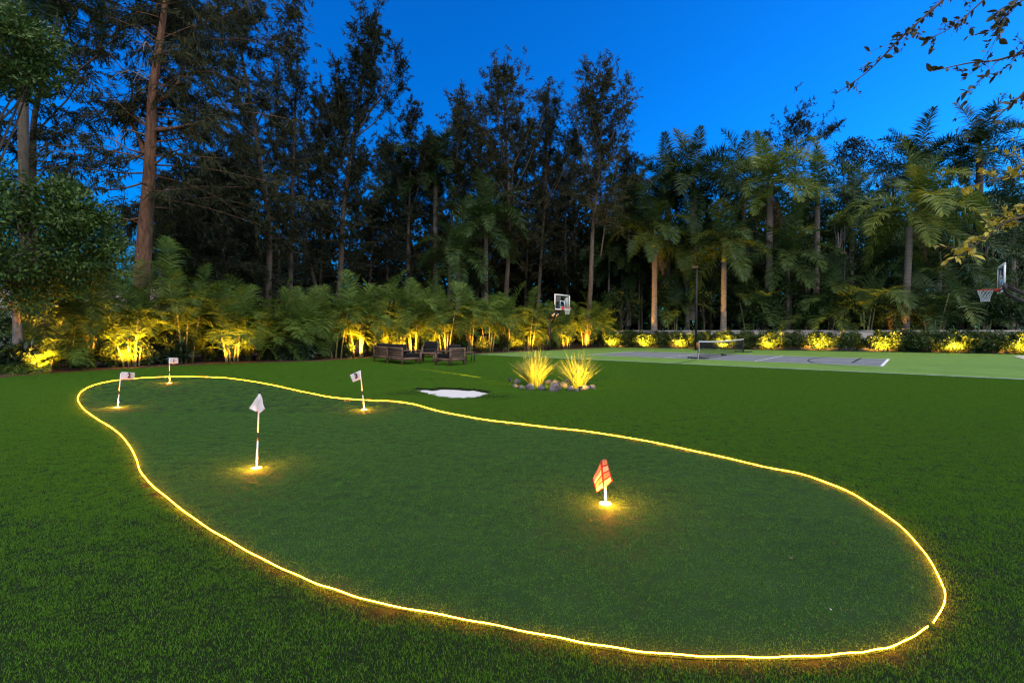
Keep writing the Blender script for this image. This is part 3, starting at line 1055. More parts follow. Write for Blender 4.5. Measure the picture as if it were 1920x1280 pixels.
casuarina('young dark pine with a bushy skirt low beside the massive trunk', 33, [(375, 560), (372, 480), (370, 400)], 560, 80, 44, 13, 28, 28, r0=.18, droop=.4, steep=.5, tw=1.1)
casuarina('pine rising behind the tall thin palm near the middle', 40, [(768, 560), (766, 440), (768, 330), (772, 205)], 520, 58, 56, 8, 20, 9, r0=.24, droop=.1, steep=1.1, tw=.85)
casuarina('pointed pine between the open sky gap and the bare topped pine', 41, [(842, 560), (846, 430), (856, 320), (864, 193)], 500, 68, 60, 9, 22, 10, M_cas2, r0=.24, droop=.15, steep=1.05, tw=.9)
casuarina('broad pine with a bare dead stick above its crown', 40, [(948, 560), (955, 440), (952, 320), (946, 215), (944, 138)], 480, 92, 74, 10, 24, 11, M_cas2, r0=.32, droop=.2, steep=1.0, tw=1.0,
          extra=([(953, 330, 0), (990, 250, .2), (1012, 168, .2)], [(950, 330, 0), (920, 260, .3), (905, 200, .3)]))
casuarina('wide pine right of the bare topped pine', 43, [(1010, 560), (1018, 430), (1028, 320), (1040, 190)], 500, 80, 60, 9, 22, 12, r0=.26, droop=.3, steep=.95, tw=1.0)
casuarina('pine with two pale crossing stems and a pointed top, left of the palms', 38, [(1106, 530), (1112, 430), (1122, 330), (1130, 220), (1135, 138)], 420, 82, 78, 9, 22, 13, M_cas2, r0=.26, droop=.2, steep=1.05, tw=.95, bare=2,
          extra=([(1118, 360, 0), (1160, 270, .2), (1190, 170, .2)], [(1126, 480, .2), (1135, 420, .3), (1150, 330, .3), (1180, 240, .3)], [(1120, 350, 0), (1090, 270, .2), (1070, 195, .2)]))
casuarina('distant sparse pine peeping above the palms on the right', 52, [(1480, 560), (1482, 400), (1490, 300), (1500, 215)], 330, 70, 40, 6, 20, 14, r0=.2, droop=.1, steep=.9, tw=1.0)
casuarina('thin dark pine behind the dark gap left of the far hoop', 47, [(905, 560), (900, 450), (898, 330)], 540, 70, 46, 10, 26, 15, r0=.22, droop=.4, steep=.7, tw=1.1)
casuarina('thin dark pine behind the gap right of the far hoop', 47, [(1065, 560), (1060, 450), (1066, 330)], 540, 70, 46, 10, 26, 16, r0=.22, droop=.4, steep=.7, tw=1.1)
casuarina('shadowy pine low behind the flame shaped pine', 44, [(690, 560), (700, 470), (705, 370)], 550, 75, 46, 10, 26, 17, r0=.22, droop=.4, steep=.7, tw=1.1)

for k, (x, top, hw_, lab) in enumerate(((300, 330, 60, 'far dark pine low behind the massive trunk'), (440, 250, 75, 'far dark pine behind the heavy olive crown'), (520, 210, 70, 'far dark pine behind the slim sparse pine'),
                                       (600, 190, 75, 'far dark pine left of the flame shaped pine'), (725, 270, 70, 'far dark pine right of the flame shaped pine'), (805, 260, 70, 'far dark pine behind the slender middle palm'),
                                       (895, 240, 75, 'far dark pine left of the bare topped pine'), (985, 230, 80, 'far dark pine right of the bare topped pine'), (1075, 250, 80, 'far dark pine left of the crossing stems'),
                                       (1180, 290, 80, 'far dark pine behind the leftmost dark palms'))):
    casuarina(lab, 49 + (k % 3), [(x, 560), (x + 4, 450), (x + 2, top + 60), (x + 6, top)], 575, hw_, 60, 12, 26, 70 + k, M_cas, r0=.22, droop=.4, steep=.7, tw=1.3, nw=.034)
# a far-off wood that closes the view behind the trunks, one mass
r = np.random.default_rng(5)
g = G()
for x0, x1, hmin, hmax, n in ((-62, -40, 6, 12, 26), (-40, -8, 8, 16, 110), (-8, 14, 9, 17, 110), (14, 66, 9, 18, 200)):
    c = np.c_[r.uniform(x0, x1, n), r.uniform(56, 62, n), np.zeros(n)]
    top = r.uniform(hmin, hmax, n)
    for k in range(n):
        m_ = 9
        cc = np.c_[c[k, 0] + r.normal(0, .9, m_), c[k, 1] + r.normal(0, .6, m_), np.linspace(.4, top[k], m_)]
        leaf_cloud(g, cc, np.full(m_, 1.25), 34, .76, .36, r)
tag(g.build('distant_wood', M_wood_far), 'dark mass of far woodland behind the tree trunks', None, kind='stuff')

# ------------------------------------------------------------------ palms
royal_palm(1300, 40, 335, 'tallest palm with an upright spear of fronds against the sky', ROYALB, 17, 1.35, .34)
royal_palm(1253, 42, 345, 'dark feather palm just left of the tallest spear palm', ROYALB, 16, 1.25, .27)
royal_palm(1444, 38, 335, 'bright feather palm with brown dead fronds below its crown, above the net', ROYALY, 17, 1.30, .28, dead=3)
royal_palm(1533, 42, 355, 'shaded palm with a pale trunk left of the broad arching palm', ROYAL, 15, 1.2, .25)
royal_palm(1708, 33, 385, 'broad arching palm with one brown hanging frond, nearest on the right', ROYALY, 17, 1.28, .23, dead=1, lean=.25)
royal_palm(1838, 44, 272, 'high dark palm behind the right basketball hoop', ROYALB, 17, 1.45, .30)
royal_palm(1722, 47, 312, 'high dark palm rising behind the broad arching palm', ROYALB, 15, 1.45, .28)
royal_palm(1358, 37, 455, 'shorter palm with an orange lit trunk right of the net', ROYAL, 15, 1.1, .21)
royal_palm(1395, 46, 330, 'dark palm half hidden between the spear palm and the bright palm', ROYALB, 14, 1.35, .26)
royal_palm(1598, 45, 380, 'dark palm between the pale trunked palm and the broad arching palm', ROYALB, 14, 1.3, .24)
royal_palm(816, 41, 318, 'slender palm rising among the pines left of the middle', ROYALB, 14, 1.15, .21)
royal_palm(859, 36, 470, 'lower palm with a fan of fronds above the garden chairs', ROYAL, 14, 1.05, .19)
royal_palm(911, 38, 405, 'slim palm with a straight pale trunk left of the far hoop', ROYAL, 14, 1.05, .19)
royal_palm(765, 42, 345, 'drooping dark palm behind the slender middle palm', ROYALB, 13, 1.1, .20)
royal_palm(1228, 39, 430, 'dark drooping palm behind the left end of the hedge', ROYAL, 14, 1.1, .22, dead=1)
royal_palm(1180, 43, 400, 'shaded palm right of the pine with two crossing stems', ROYALB, 13, 1.15, .20, dead=1)
royal_palm(1290, 40, 460, 'low palm with hanging fronds under the spear palm', ROYAL, 13, 1.0, .18, dead=1)
royal_palm(1478, 37, 470, 'small palm beneath the bright palm', ROYAL, 13, 1.0, .16)
royal_palm(1640, 36, 505, 'low fan of fronds left of the broad arching palm trunk', ROYALB, 14, 1.0, .17)
royal_palm(1762, 36, 470, 'low shaded palm right of the broad arching palm', ROYAL, 14, 1.05, .18)
royal_palm(1560, 35, 545, 'smallest palm beside the right light pole', ROYAL, 12, .85, .13)
royal_palm(1672, 35, 560, 'stout palm with fibrous dark trunk above the right hedge lights', ROYALB, 12, .8, .26, shaft=.7, tmat=M_bark)
royal_palm(1420, 41, 520, 'low dark palm behind the right end of the net', ROYALB, 12, 1.0, .15)
royal_palm(1900, 40, 400, 'dark palm at the right edge of the photo', ROYALB, 14, 1.3, .24)
low = [(1262, 2.6, 5.0, 'low palm clump behind the wall left of the left light pole'), 
       (1408, 2.6, 5.2, 'low palm clump behind the right end of the net'), (1548, 2.2, 5.4, 'low palm clump left of the right light pole'),
       (1622, 2.0, 5.6, 'low palm clump right of the right light pole'), (1752, 2.6, 5.6, 'low palm clump right of the broad arching palm'),
       (1836, 3.0, 5.2, 'low palm clump behind the right hoop net')]
LOW_PALMS = low
for k, (x, cy_, s) in enumerate(((1142, 470, .9), (1166, 500, .85), (1176, 455, .9), (1199, 490, .85), (1204, 520, .8))):
    royal_palm(x, 43.5 + .7 * (k % 3), cy_, ('leftmost', 'second from the left', 'middle', 'second from the right', 'rightmost')[k] + ' of the five thin young palms in the dark behind the wall', ROYALB, 10, s, .10, group='thin young palms in the dark')
royal_palm(42, 18.5, -50, 'palm crown hanging into the top left corner of the photo', ROYALB, 15, .8, .17, lean=.2, tmat=M_bark)
royal_palm(300, 27, 470, 'small palm silhouetted against the sky right of the massive trunk', ARECA, 12, 1.1, .10, shaft=.5)
royal_palm(212, 27, 485, 'small palm silhouetted against the sky left of the massive trunk', ARECA, 13, 1.25, .10, shaft=.5)

# ------------------------------------------------------------------ broadleaf trees
b = P(40, 700, 15.5)
broadleaf('ficus_tree', 'big rounded broadleaf tree with glossy leaves on the far left', 'tree', (b[0] - .4, 15.6, 0), P(48, 448, 15.0), (2.45, 2.0, 2.3), 190, .52, 150, .15, .066, M_ficus, 31, trunk_r=.13, bark=M_bark_pale, nl=12)
broadleaf('ficus_tree', 'leafy branches of a broadleaf tree in the upper left corner', 'tree', (-17.2, 14, 0), P(-8, 100, 14), (1.75, 1.5, 1.25), 90, .5, 130, .15, .066, M_ficus, 32, trunk_r=.12, bark=M_bark, nl=10)
under = [(1165, 575, 42, 2.0, 1.6, 'dark leafy shrub at the left end of the low wall'), (1258, 560, 41, 1.6, 1.5, 'leafy tree behind the wall below the drooping palm'),
         (1318, 545, 39, 1.5, 1.4, 'glossy leafy tree left of the left light pole'), (1385, 570, 40, 1.7, 1.5, 'leafy tree behind the right end of the net'),
         (1470, 560, 37, 1.9, 1.6, 'dense leafy tree behind the wall left of the right light pole'), (1490, 480, 40, 1.8, 1.5, 'bright green bushy tree below the shaded palm'),
         (1535, 585, 36, 1.6, 1.3, 'leafy shrub just left of the right light pole'), (1610, 590, 36, 1.7, 1.3, 'leafy shrub just right of the right light pole'),
         (1735, 580, 34, 1.9, 1.1, 'tiered leafy tree right of the broad arching palm trunk'), (1800, 565, 33, 2.0, 1.0, 'tiered leafy tree left of the right hoop net'),
         (1850, 420, 38, 2.6, 2.0, 'tall layered leafy tree above the right hoop'), (1800, 500, 37, 2.4, 1.5, 'layered leafy tree left of the right backboard'),
         (1890, 575, 31, 1.8, 1.0, 'tiered leafy tree under the right hoop'), (1905, 500, 36, 2.4, 1.7, 'layered leafy tree behind the right backboard'),
         (1430, 590, 37, 1.5, 1.1, 'low leafy shrub behind the wall right of the net')]
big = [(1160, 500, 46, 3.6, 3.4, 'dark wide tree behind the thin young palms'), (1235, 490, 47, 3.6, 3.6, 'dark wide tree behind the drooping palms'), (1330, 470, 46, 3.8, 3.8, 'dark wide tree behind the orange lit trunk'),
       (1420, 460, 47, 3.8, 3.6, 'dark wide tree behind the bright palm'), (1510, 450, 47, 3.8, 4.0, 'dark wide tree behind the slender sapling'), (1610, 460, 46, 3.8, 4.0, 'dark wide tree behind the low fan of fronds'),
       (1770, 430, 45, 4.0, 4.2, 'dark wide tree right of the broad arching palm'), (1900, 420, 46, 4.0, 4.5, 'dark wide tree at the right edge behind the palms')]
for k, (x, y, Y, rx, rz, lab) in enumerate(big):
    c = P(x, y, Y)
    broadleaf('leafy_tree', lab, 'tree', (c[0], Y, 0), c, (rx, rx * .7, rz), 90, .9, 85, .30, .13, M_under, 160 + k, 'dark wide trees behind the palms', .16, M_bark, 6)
for k, (x, y, Y, rx, rz, lab) in enumerate(under):
    c = P(x, y, Y)
    broadleaf('leafy_tree', lab, 'tree', (c[0], Y, 0), c, (rx, rx * .8, rz), 46, .55, 90, .20, .085, M_under, 60 + k, 'leafy understory trees behind the hedge', .08, M_bark, 6)
c = P(1572, 413, 37)
broadleaf('slender_tree', 'slender forked sapling with pale stems and yellow green tufts', 'tree', P(1578, 655, 37) * [1, 1, 0], c, (1.0, .8, .45), 16, .34, 60, .24, .10, M_frondy, 90, trunk_r=.07, bark=M_bark_pale, nl=9)
c = P(1600, 292, 60)
broadleaf('leafy_tree', 'distant dark treetop above the palms on the right', 'tree', (c[0], 60, 0), c, (3.4, 2, 1.9), 50, .8, 60, .3, .13, M_cas, 91, trunk_r=.25)
c = P(1675, 300, 62)
broadleaf('leafy_tree', 'second distant dark treetop nearer to the right edge', 'tree', (c[0], 62, 0), c, (3.4, 2, 1.6), 40, .8, 50, .3, .13, M_cas, 92, trunk_r=.25)

# ------------------------------------------------------------------ low wall and hedge
wa, wb = hedge_pt(1100, 1.35), hedge_pt(2060, 1.35)
wd = unit(wb - wa)
ln = np.linalg.norm(wb - wa)
t = thing('low_wall', 'low pale stucco wall with a coping, behind the lit hedge', 'wall', wa, math.atan2(wd[1], wd[0]))
G().box((ln / 2, 0, .66), (ln, .2, 1.38)).build('wall_body', M_wall, t)
nb = int(ln / 1.2)
cop = G().box((0, 0, 0), (1.19, .3, .09)).mesh('coping_stone')
cop.materials.append(M_wall)
for k in range(nb):
    inst('coping_stone', cop, t, ((k + .5) * 1.2, 0, 1.397 + random.uniform(-.004, .004)))

hedge_lights = [(1145, 'hedge shrub lit by the leftmost of the wall uplights'), (1207, 'hedge shrub lit by the second wall uplight from the left'),
                (1275, 'hedge shrub lit just left of the pickleball net'), (1357, 'hedge shrub lit brightly behind the pickleball net'),
                (1440, 'hedge shrub lit just right of the pickleball net'), (1538, 'hedge shrub lit left of the right light pole'),
                (1657, 'hedge shrub lit right of the right light pole'), (1790, 'widest brightly lit hedge shrub below the right hoop'),
                (1925, 'hedge shrub lit at the right edge of the photo')]
lp = [hedge_pt(x) for x, _ in hedge_lights]
sd = 500
dark_labels = ['dark hedge shrub between the two leftmost wall uplights', 'dark hedge shrub left of the glow beside the near net post', 'dark hedge shrub directly behind the near post of the pickleball net',
               'dark hedge shrub behind the far end of the pickleball net', 'dark hedge shrub midway between the net and the right light pole', 'dark hedge shrub directly behind the right light pole',
               'dark hedge shrub below the broad arching palm, on the left', 'dark hedge shrub left of the widest lit shrub', 'dark hedge shrub right of the widest lit shrub, below the hoop',
               'dark hedge shrub left of the glow at the right edge', 'last dark hedge shrub beyond the right edge of the photo', 'dark hedge shrub farthest out of frame on the right']
for k, ((x, lab), p) in enumerate(zip(hedge_lights, lp)):
    n2 = np.array([.488, .873, 0])
    shrub('hedge_shrub', lab, p + n2 * .75, (1.25, .6, .74), 80, 85, .14, .07, M_hedge, sd + k, 'lit shrubs of the hedge along the low wall')
    ul = lab.replace('hedge shrub lit', 'small ground uplight').replace('by the', 'at the').replace('widest brightly lit hedge shrub', 'small ground uplight')
    uplight(p - n2 * .22, ['leftmost ground uplight along the hedge', 'second ground uplight from the left along the hedge', 'ground uplight left of the pickleball net',
                           'ground uplight behind the pickleball net', 'ground uplight right of the pickleball net', 'ground uplight left of the right light pole',
                           'ground uplight right of the right light pole', 'ground uplight below the right hoop', 'ground uplight at the right edge of the photo'][k],
            19, (n2[0], n2[1]), 'uplights along the hedge', z=.15, spread=135, elev=1.5, col=(1, .46, .05))
    nxt = lp[k + 1] if k + 1 < len(lp) else p + hedge_dir * 3
    nd = 1 if k < 6 else 2
    for j in range(nd):
        f = (j + 1) / (nd + 1)
        q_ = p + (nxt - p) * f + n2 * .8
        shrub('hedge_shrub', dark_labels.pop(0), q_, (1.3, .55, .70 + .12 * random.random()), 70, 85, .14, .07, M_hedge, sd + 40 + 3 * k + j, 'unlit shrubs of the hedge along the low wall')

for x, Y, lab in ((1352, 36.0, 'ground uplight behind the wall at the orange lit palm trunk'), (1690, 32.2, 'ground uplight behind the wall at the broad arching palm')):
    p = P(x, 640, Y) * [1, 1, 0]
    uplight(p, lab, 14, unit(p[:2]), 'uplights behind the low wall', col=(1, .46, .08), spread=70)

for px, off_, hh, lab in LOW_PALMS:
    p = hedge_pt(px, off_)
    areca(px, 640, p[1], hh, 4, lab, sc=1.45, nf=6, fr=ARECAD)

# ------------------------------------------------------------------ left planting bed
def bed_y(px):
    """depth of the lawn edge in the direction of a picture column"""
    xs = [a for a, _ in bed_px]
    return at(px, np.interp(px, xs, [b for _, b in bed_px]))[1]

arecas = [(78, .9, 1.5, 6, 'low feathery palm lit from below at the far left of the bed', True), (112, 1.7, 3.3, 5, 'palm clump with pale canes behind the low lit palm', False),
          (163, 1.6, 3.5, 6, 'palm clump with two straight pale canes left of the brightest left uplight', False), (207, 2.4, 3.8, 5, 'palm clump in front of the massive pine trunk', False),
          (243, 1.0, 3.0, 7, 'palm clump glowing from its base beside the flag numbered 2', False), (300, 2.2, 3.6, 6, 'palm clump right of the massive pine trunk', False),
          (347, 1.4, 4.3, 6, 'tallest palm clump of the left bed, behind the flag numbered 1', False), (388, 2.6, 3.2, 5, 'shaded palm clump right of the tallest clump', False),
          (432, 1.0, 2.2, 7, 'short palm clump lit amber right of the flag numbered 1', False), (474, 2.0, 3.1, 6, 'shaded palm clump above the plain white flag', False),
          (522, 2.2, 3.4, 6, 'green palm clump below the slim sparse pine', False), (575, 1.7, 3.4, 7, 'palm clump behind the dark philodendron', False),
          (628, 1.5, 3.3, 6, 'palm clump just left of the bright cane clump', False), (674, .9, 3.4, 8, 'palm clump with brightly lit canes left of the sofa', False),
          (715, 2.2, 3.7, 6, 'palm clump behind the left end of the sofa', False), (748, 1.4, 3.8, 6, 'palm clump behind the right end of the sofa', False),
          (774, 1.0, 3.8, 7, 'palm clump with lit canes above the coffee table', False), (808, 2.0, 3.7, 6, 'shaded palm clump between the sofa and the armchair', False),
          (836, 1.0, 3.2, 6, 'yellow lit palm clump behind the right armchair', False), (880, 1.6, 2.9, 6, 'palm clump right of the right armchair', False),
          (915, 1.3, 3.2, 6, 'palm clump left of the lit bush before the far hoop', False), (952, 1.2, 4.2, 7, 'tall palm clump left of the far hoop', False),
          (990, 1.8, 3.8, 6, 'palm clump directly left of the far hoop pole', False), (1022, 2.2, 3.9, 6, 'palm clump directly behind the far hoop pole', False),
          (1062, 1.2, 3.5, 6, 'palm clump below the far hoop net', False), (1098, 1.1, 3.3, 6, 'palm clump right of the far hoop with lit base', False),
          (1128, 1.4, 3.2, 5, 'last palm clump before the low wall begins', False),
          (258, 4.0, 4.0, 5, 'back row palm clump beside the massive pine trunk', False), (430, 4.2, 4.0, 5, 'back row palm clump under the dark low pine', False),
          (548, 4.0, 4.1, 6, 'back row palm clump under the slim sparse pine', False), (650, 4.0, 4.2, 6, 'back row palm clump under the flame shaped pine', False),
          (785, 4.0, 4.3, 6, 'back row palm clump behind the coffee table', False), (935, 4.0, 4.4, 6, 'back row palm clump left of the far hoop', False)]
for px, dy, hh, ns, lab, low in arecas:
    Y = bed_y(px) + dy
    areca(px, 640, Y, hh * random.uniform(.72, 1.22), ns, lab, sc=(.75 if low else 1.0) * (1 + .05 * random.random()), low=low, nf=6)

shr = [(12, .7, (1.0, .7, .55), M_phil, .26, .10, 'dark spreading shrub in the lower left corner of the bed'), (140, 1.3, (.9, .6, .45), M_under, .2, .07, 'dark low shrub between the two left uplights'),
       (60, 2.4, (1.2, .8, .8), M_phil, .24, .1, 'dark broad leaved bush in front of the wooden fence'), (205, .9, (.6, .45, .4), M_shrub, .16, .06, 'low shrub left of the glowing palm clump'),
       (268, .7, (.62, .45, .42), M_shrub, .11, .07, 'round leafy shrub lit golden beside the glowing palm clump'), (322, .8, (.7, .6, .5), M_phil, .3, .09, 'dark spiky shrub behind the flag numbered 1'),
       (395, 1.6, (.7, .5, .5), M_shrub, .12, .06, 'leafy shrub between the two amber lit clumps'), (455, 1.3, (.8, .5, .75), M_shrub, .12, .05, 'square clipped shrub lit amber right of the short palm clump'),
       (505, 1.0, (.7, .5, .55), M_under, .16, .06, 'dark shrub left of the philodendron'), (558, .7, (.95, .7, .5), M_phil, .34, .13, 'dark philodendron mound spilling onto the lawn'),
       (603, 1.0, (.6, .5, .45), M_shrub, .12, .06, 'leafy shrub right of the philodendron'), (645, 1.0, (.6, .5, .45), M_under, .16, .06, 'shaded shrub left of the bright cane clump'),
       (700, .9, (.75, .5, .55), M_shrub, .11, .06, 'leafy shrub glowing beside the left end of the sofa'), (738, 1.6, (.8, .5, .6), M_shrub, .12, .06, 'leafy shrub glowing behind the sofa'),
       (792, 1.2, (.7, .5, .5), M_under, .14, .07, 'green shrub behind the coffee table'), (818, 1.6, (.75, .5, .95), M_shrub, .12, .06, 'tall golden lit shrub behind the armchairs'),
       (862, 1.0, (.6, .5, .5), M_under, .14, .06, 'dark shrub behind the right armchair'), (905, 1.0, (.55, .45, .5), M_shrub, .11, .06, 'small shrub glowing amber right of the garden chairs'),
       (935, 1.1, (.8, .5, .6), M_under, .14, .06, 'dark shrub right of the amber shrub'), (972, 1.2, (.7, .5, .6), M_shrub, .11, .06, 'lit shrub above the left fountain grass'),
       (1006, 1.2, (.7, .5, .6), M_shrub, .11, .06, 'lit shrub just left of the far hoop pole'), (1036, 1.4, (.7, .5, .6), M_under, .14, .06, 'dark shrub just right of the far hoop pole'),
       (1062, 1.0, (.6, .5, .65), M_shrub, .11, .06, 'lit shrub below the far hoop'), (1098, 1.0, (.75, .5, .8), M_shrub, .11, .06, 'brightest lit shrub right of the far hoop'),
       (1122, 1.2, (.7, .5, .7), M_under, .14, .06, 'dark shrub where the low wall begins')]
for k, (px, dy, rad, m_, L, W, lab) in enumerate(shr):
    Y = bed_y(px) + dy + .45
    p = P(px, 650, Y)
    shrub('bed_shrub', lab, p, rad, 34, 70, L, W, m_, 900 + k, 'low shrubs in the planting bed')
# back-of-bed screen planting, dark, fills under the pines
for k, (px, lab) in enumerate(((-20, 'dark screen bush left of the wooden fence'), (180, 'dark screen bush behind the palms near the massive trunk'), (300, 'dark screen bush right of the massive trunk'), (400, 'dark screen bush behind the tallest palm clump'),
                               (490, 'dark screen bush behind the plain white flag'), (570, 'dark screen bush behind the philodendron'), (640, 'dark screen bush behind the bright cane clump'),
                               (720, 'dark screen bush behind the sofa'), (800, 'dark screen bush behind the coffee table'), (880, 'dark screen bush behind the right armchair'),
                               (960, 'dark screen bush left of the far hoop'), (1040, 'dark screen bush right of the far hoop'), (1105, 'dark screen bush near the wall end'))):
    Y = bed_y(px) + 5.2
    p = P(px, 650, Y)
    shrub('screen_bush', lab, p, (2.1, .8, 1.25), 56, 80, .22, .09, M_under, 1200 + k, 'dark screen bushes at the back of the bed')

bed_l = [(74, 691, 22, 'ground uplight below the low feathery palm at the far left'), (240, 687.5, 30, 'ground uplight at the glowing palm clump behind flag 2'),
         (433, 677, 18, 'ground uplight at the short palm clump right of flag 1'), (672, 669.5, 24, 'ground uplight at the bright cane clump left of the sofa'),
         (738, 664, 12, 'ground uplight hidden behind the sofa'), (772, 663, 13, 'ground uplight behind the coffee table'), (820, 662, 14, 'ground uplight behind the right armchair'),
         (905, 661, 9, 'ground uplight right of the garden chairs'), (970, 657.5, 12, 'ground uplight above the left fountain grass'),
         (1006, 656, 12, 'ground uplight left of the far hoop pole'), (1060, 654.3, 16, 'ground uplight below the far hoop'), (1097, 652.8, 14, 'ground uplight right of the far hoop')]
for px, py, e, lab in bed_l:
    Y = bed_y(px) + .22
    p = P(px, 640, Y) * [1, 1, 0]
    d = unit(p[:2])
    uplight(p, lab, e, d, 'uplights in the planting bed', z=.24, spread=125, elev=1.6)

# ------------------------------------------------------------------ fence and the house beyond the left bed
fy = 22.5
fx0, fx1 = P(-90, 600, fy)[0], P(235, 600, fy)[0]
t = thing('wooden_fence', 'brown board fence behind the bushes at the far left', 'fence', (fx0, fy, 0))
bd = G().box((0, 0, 0), (.135, .025, 1.9)).mesh('board')
bd.materials.append(M_fence)
nb = int((fx1 - fx0) / .145)
for k in range(nb):
    inst('board', bd, t, (k * .145, random.uniform(-.006, .006), .95 + random.uniform(-.01, .01)))
rl = G().box((0, 0, 0), (fx1 - fx0, .05, .09)).mesh('rail')
rl.materials.append(M_fence)
for z in (.4, 1.5):
    inst('rail', rl, t, ((fx1 - fx0) / 2, .045, z))
hb = P(120, 600, 40)
t = thing('house', 'pale low house glimpsed behind the left trees', 'house', (hb[0], 41, 0))
G().box((0, 0, 1.6), (14, 6, 3.2)).build('wall', M_wall, t)
G().add([[-7.5, -3.6, 3.2], [7.5, -3.6, 3.2], [7.5, 0, 5.0], [-7.5, 0, 5.0], [7.5, 3.6, 3.2], [-7.5, 3.6, 3.2]], [[0, 1, 2, 3], [3, 2, 4, 5]], [[1, 4, 2], [0, 3, 5]]).build('roof', M_roof, t)

# ------------------------------------------------------------------ fountain grass bed with rocks
def tuft(px, py, label, h, rad, n, seed):
    r = np.random.default_rng(seed)
    p = at(px, py)
    t = thing('ornamental_grass', label, 'grass clump', (p[0], p[1], 0), group='fountain grass clumps in the rock ring')
    a = r.random(n) * 2 * PI
    rr = .16 * np.sqrt(r.random(n))
    b = np.c_[rr * np.cos(a), rr * np.sin(a), np.zeros(n)]
    a2 = a + r.normal(0, .5, n)
    out = rad * r.random(n) ** .8
    hh = h * (1 - .35 * (out / rad) ** 2) * r.uniform(.6, 1.1, n)
    d = np.c_[np.cos(a2), np.sin(a2), np.zeros(n)]
    g = G()
    pts = []
    for s in (0, .35, .7, 1.0):
        pts.append(b + d * (out * (s ** 1.5))[:, None] + np.c_[np.zeros((n, 2)), hh * (s - .12 * s * s * (out / rad))])
    w = np.c_[-np.sin(a2 + r.normal(0, 1, n)), np.cos(a2), np.zeros(n)] * 0.010
    ws = (1, .9, .6, .1)
    V = np.concatenate([np.stack([q_ - w * k, q_ + w * k], 1) for q_, k in zip(pts, ws)], 1).reshape(-1, 3)
    k = np.arange(n) * 8
    g.add(V, np.concatenate([np.stack([k + 2 * j, k + 2 * j + 1, k + 2 * j + 3, k + 2 * j + 2], 1) for j in range(3)]))
    g.build('blades', M_tuft, t)
    return p
pt1 = tuft(1003, 724, 'left fountain grass clump glowing yellow inside the rock ring', 1.02, .62, 300, 1)
pt2 = tuft(1084, 727, 'right fountain grass clump glowing yellow inside the rock ring', .95, .58, 270, 2)
g = G()
bl = at(1124, 728)

def rock(px, py, w, label, seed, hgt=.75):
    r = np.random.default_rng(seed)
    p = at(px, py)
    s = w / F_PX * p[1] / 2 * .86
    n1, n2 = 7, 10
    V = []
    for i in range(n1):
        ph = PI * i / (n1 - 1)
        for j in range(n2):
            th = 2 * PI * j / n2
            k = 1 + r.normal(0, .17)
            V.append([s * math.sin(ph) * math.cos(th) * k, s * .8 * math.sin(ph) * math.sin(th) * k, s * hgt * math.cos(ph) * k + s * hgt * .62])
    q_ = [[i * n2 + j, i * n2 + (j + 1) % n2, (i + 1) * n2 + (j + 1) % n2, (i + 1) * n2 + j] for i in range(n1 - 1) for j in range(n2)]
    o = G().add(V, q_).build('rock', M_rock)
    o.location = (p[0], p[1], 0)
    o.rotation_euler = (0, 0, r.random() * 6)
    return tag(o, label, 'rock', 'rocks ringing the fountain grass')
for k, (x, y, w, lab) in enumerate(((969, 719, 17, 'rock at the back left end of the ring'), (965.5, 726.5, 13, 'small pale rock at the front left end of the ring'),
                                    (977, 729, 14, 'pale rock second from the front left end of the ring'), (993, 731, 23, 'dark rock in front of the left grass clump'),
                                    (1015, 731.5, 20, 'dark rock right of the left grass clump, front row'), (1040, 733.5, 30, 'longest dark rock in the middle of the front row'),
                                    (1070, 732.5, 19, 'rock left of the right grass clump, front row'), (1082, 733.5, 9, 'smallest rock in the front row below the right clump'),
                                    (1097, 731, 17, 'rock in front of the right grass clump'), (1111, 729, 15, 'pale rock at the right end of the ring'),
                                    (1040, 724, 24, 'large amber lit rock between the grass clumps'), (1057, 726, 19, 'smaller amber lit rock left of the right clump'),
                                    (1027, 719, 15, 'amber rock at the back between the grass clumps'), (1064, 718, 15, 'rock behind the right grass clump'),
                                    (990, 716.5, 15, 'rock behind the left grass clump'), (1098, 719, 15, 'rock behind the right end of the ring'))):
    rock(x, y, w, lab, 40 + k)
p = at(1020, 732)
uplight(p, 'ground uplight in front of the left fountain grass', 2.2, (-.35, .9), 'uplights in the rock ring', z=.16, spread=165, col=(1, .56, .07))
p = at(1088, 735)
uplight(p, 'ground uplight in front of the right fountain grass', 2.0, (0, 1), 'uplights in the rock ring', z=.16, spread=165, col=(1, .56, .07))

p = at(957, 716.5)  # extra lamp, added to throw the streak of light over the grass
uplight(p, 'added low spotlight at the left end of the rock ring streaking the lawn', 24, (-.6, .8), 'uplights in the rock ring', z=.16, spread=7, r=.01, elev=-.050)

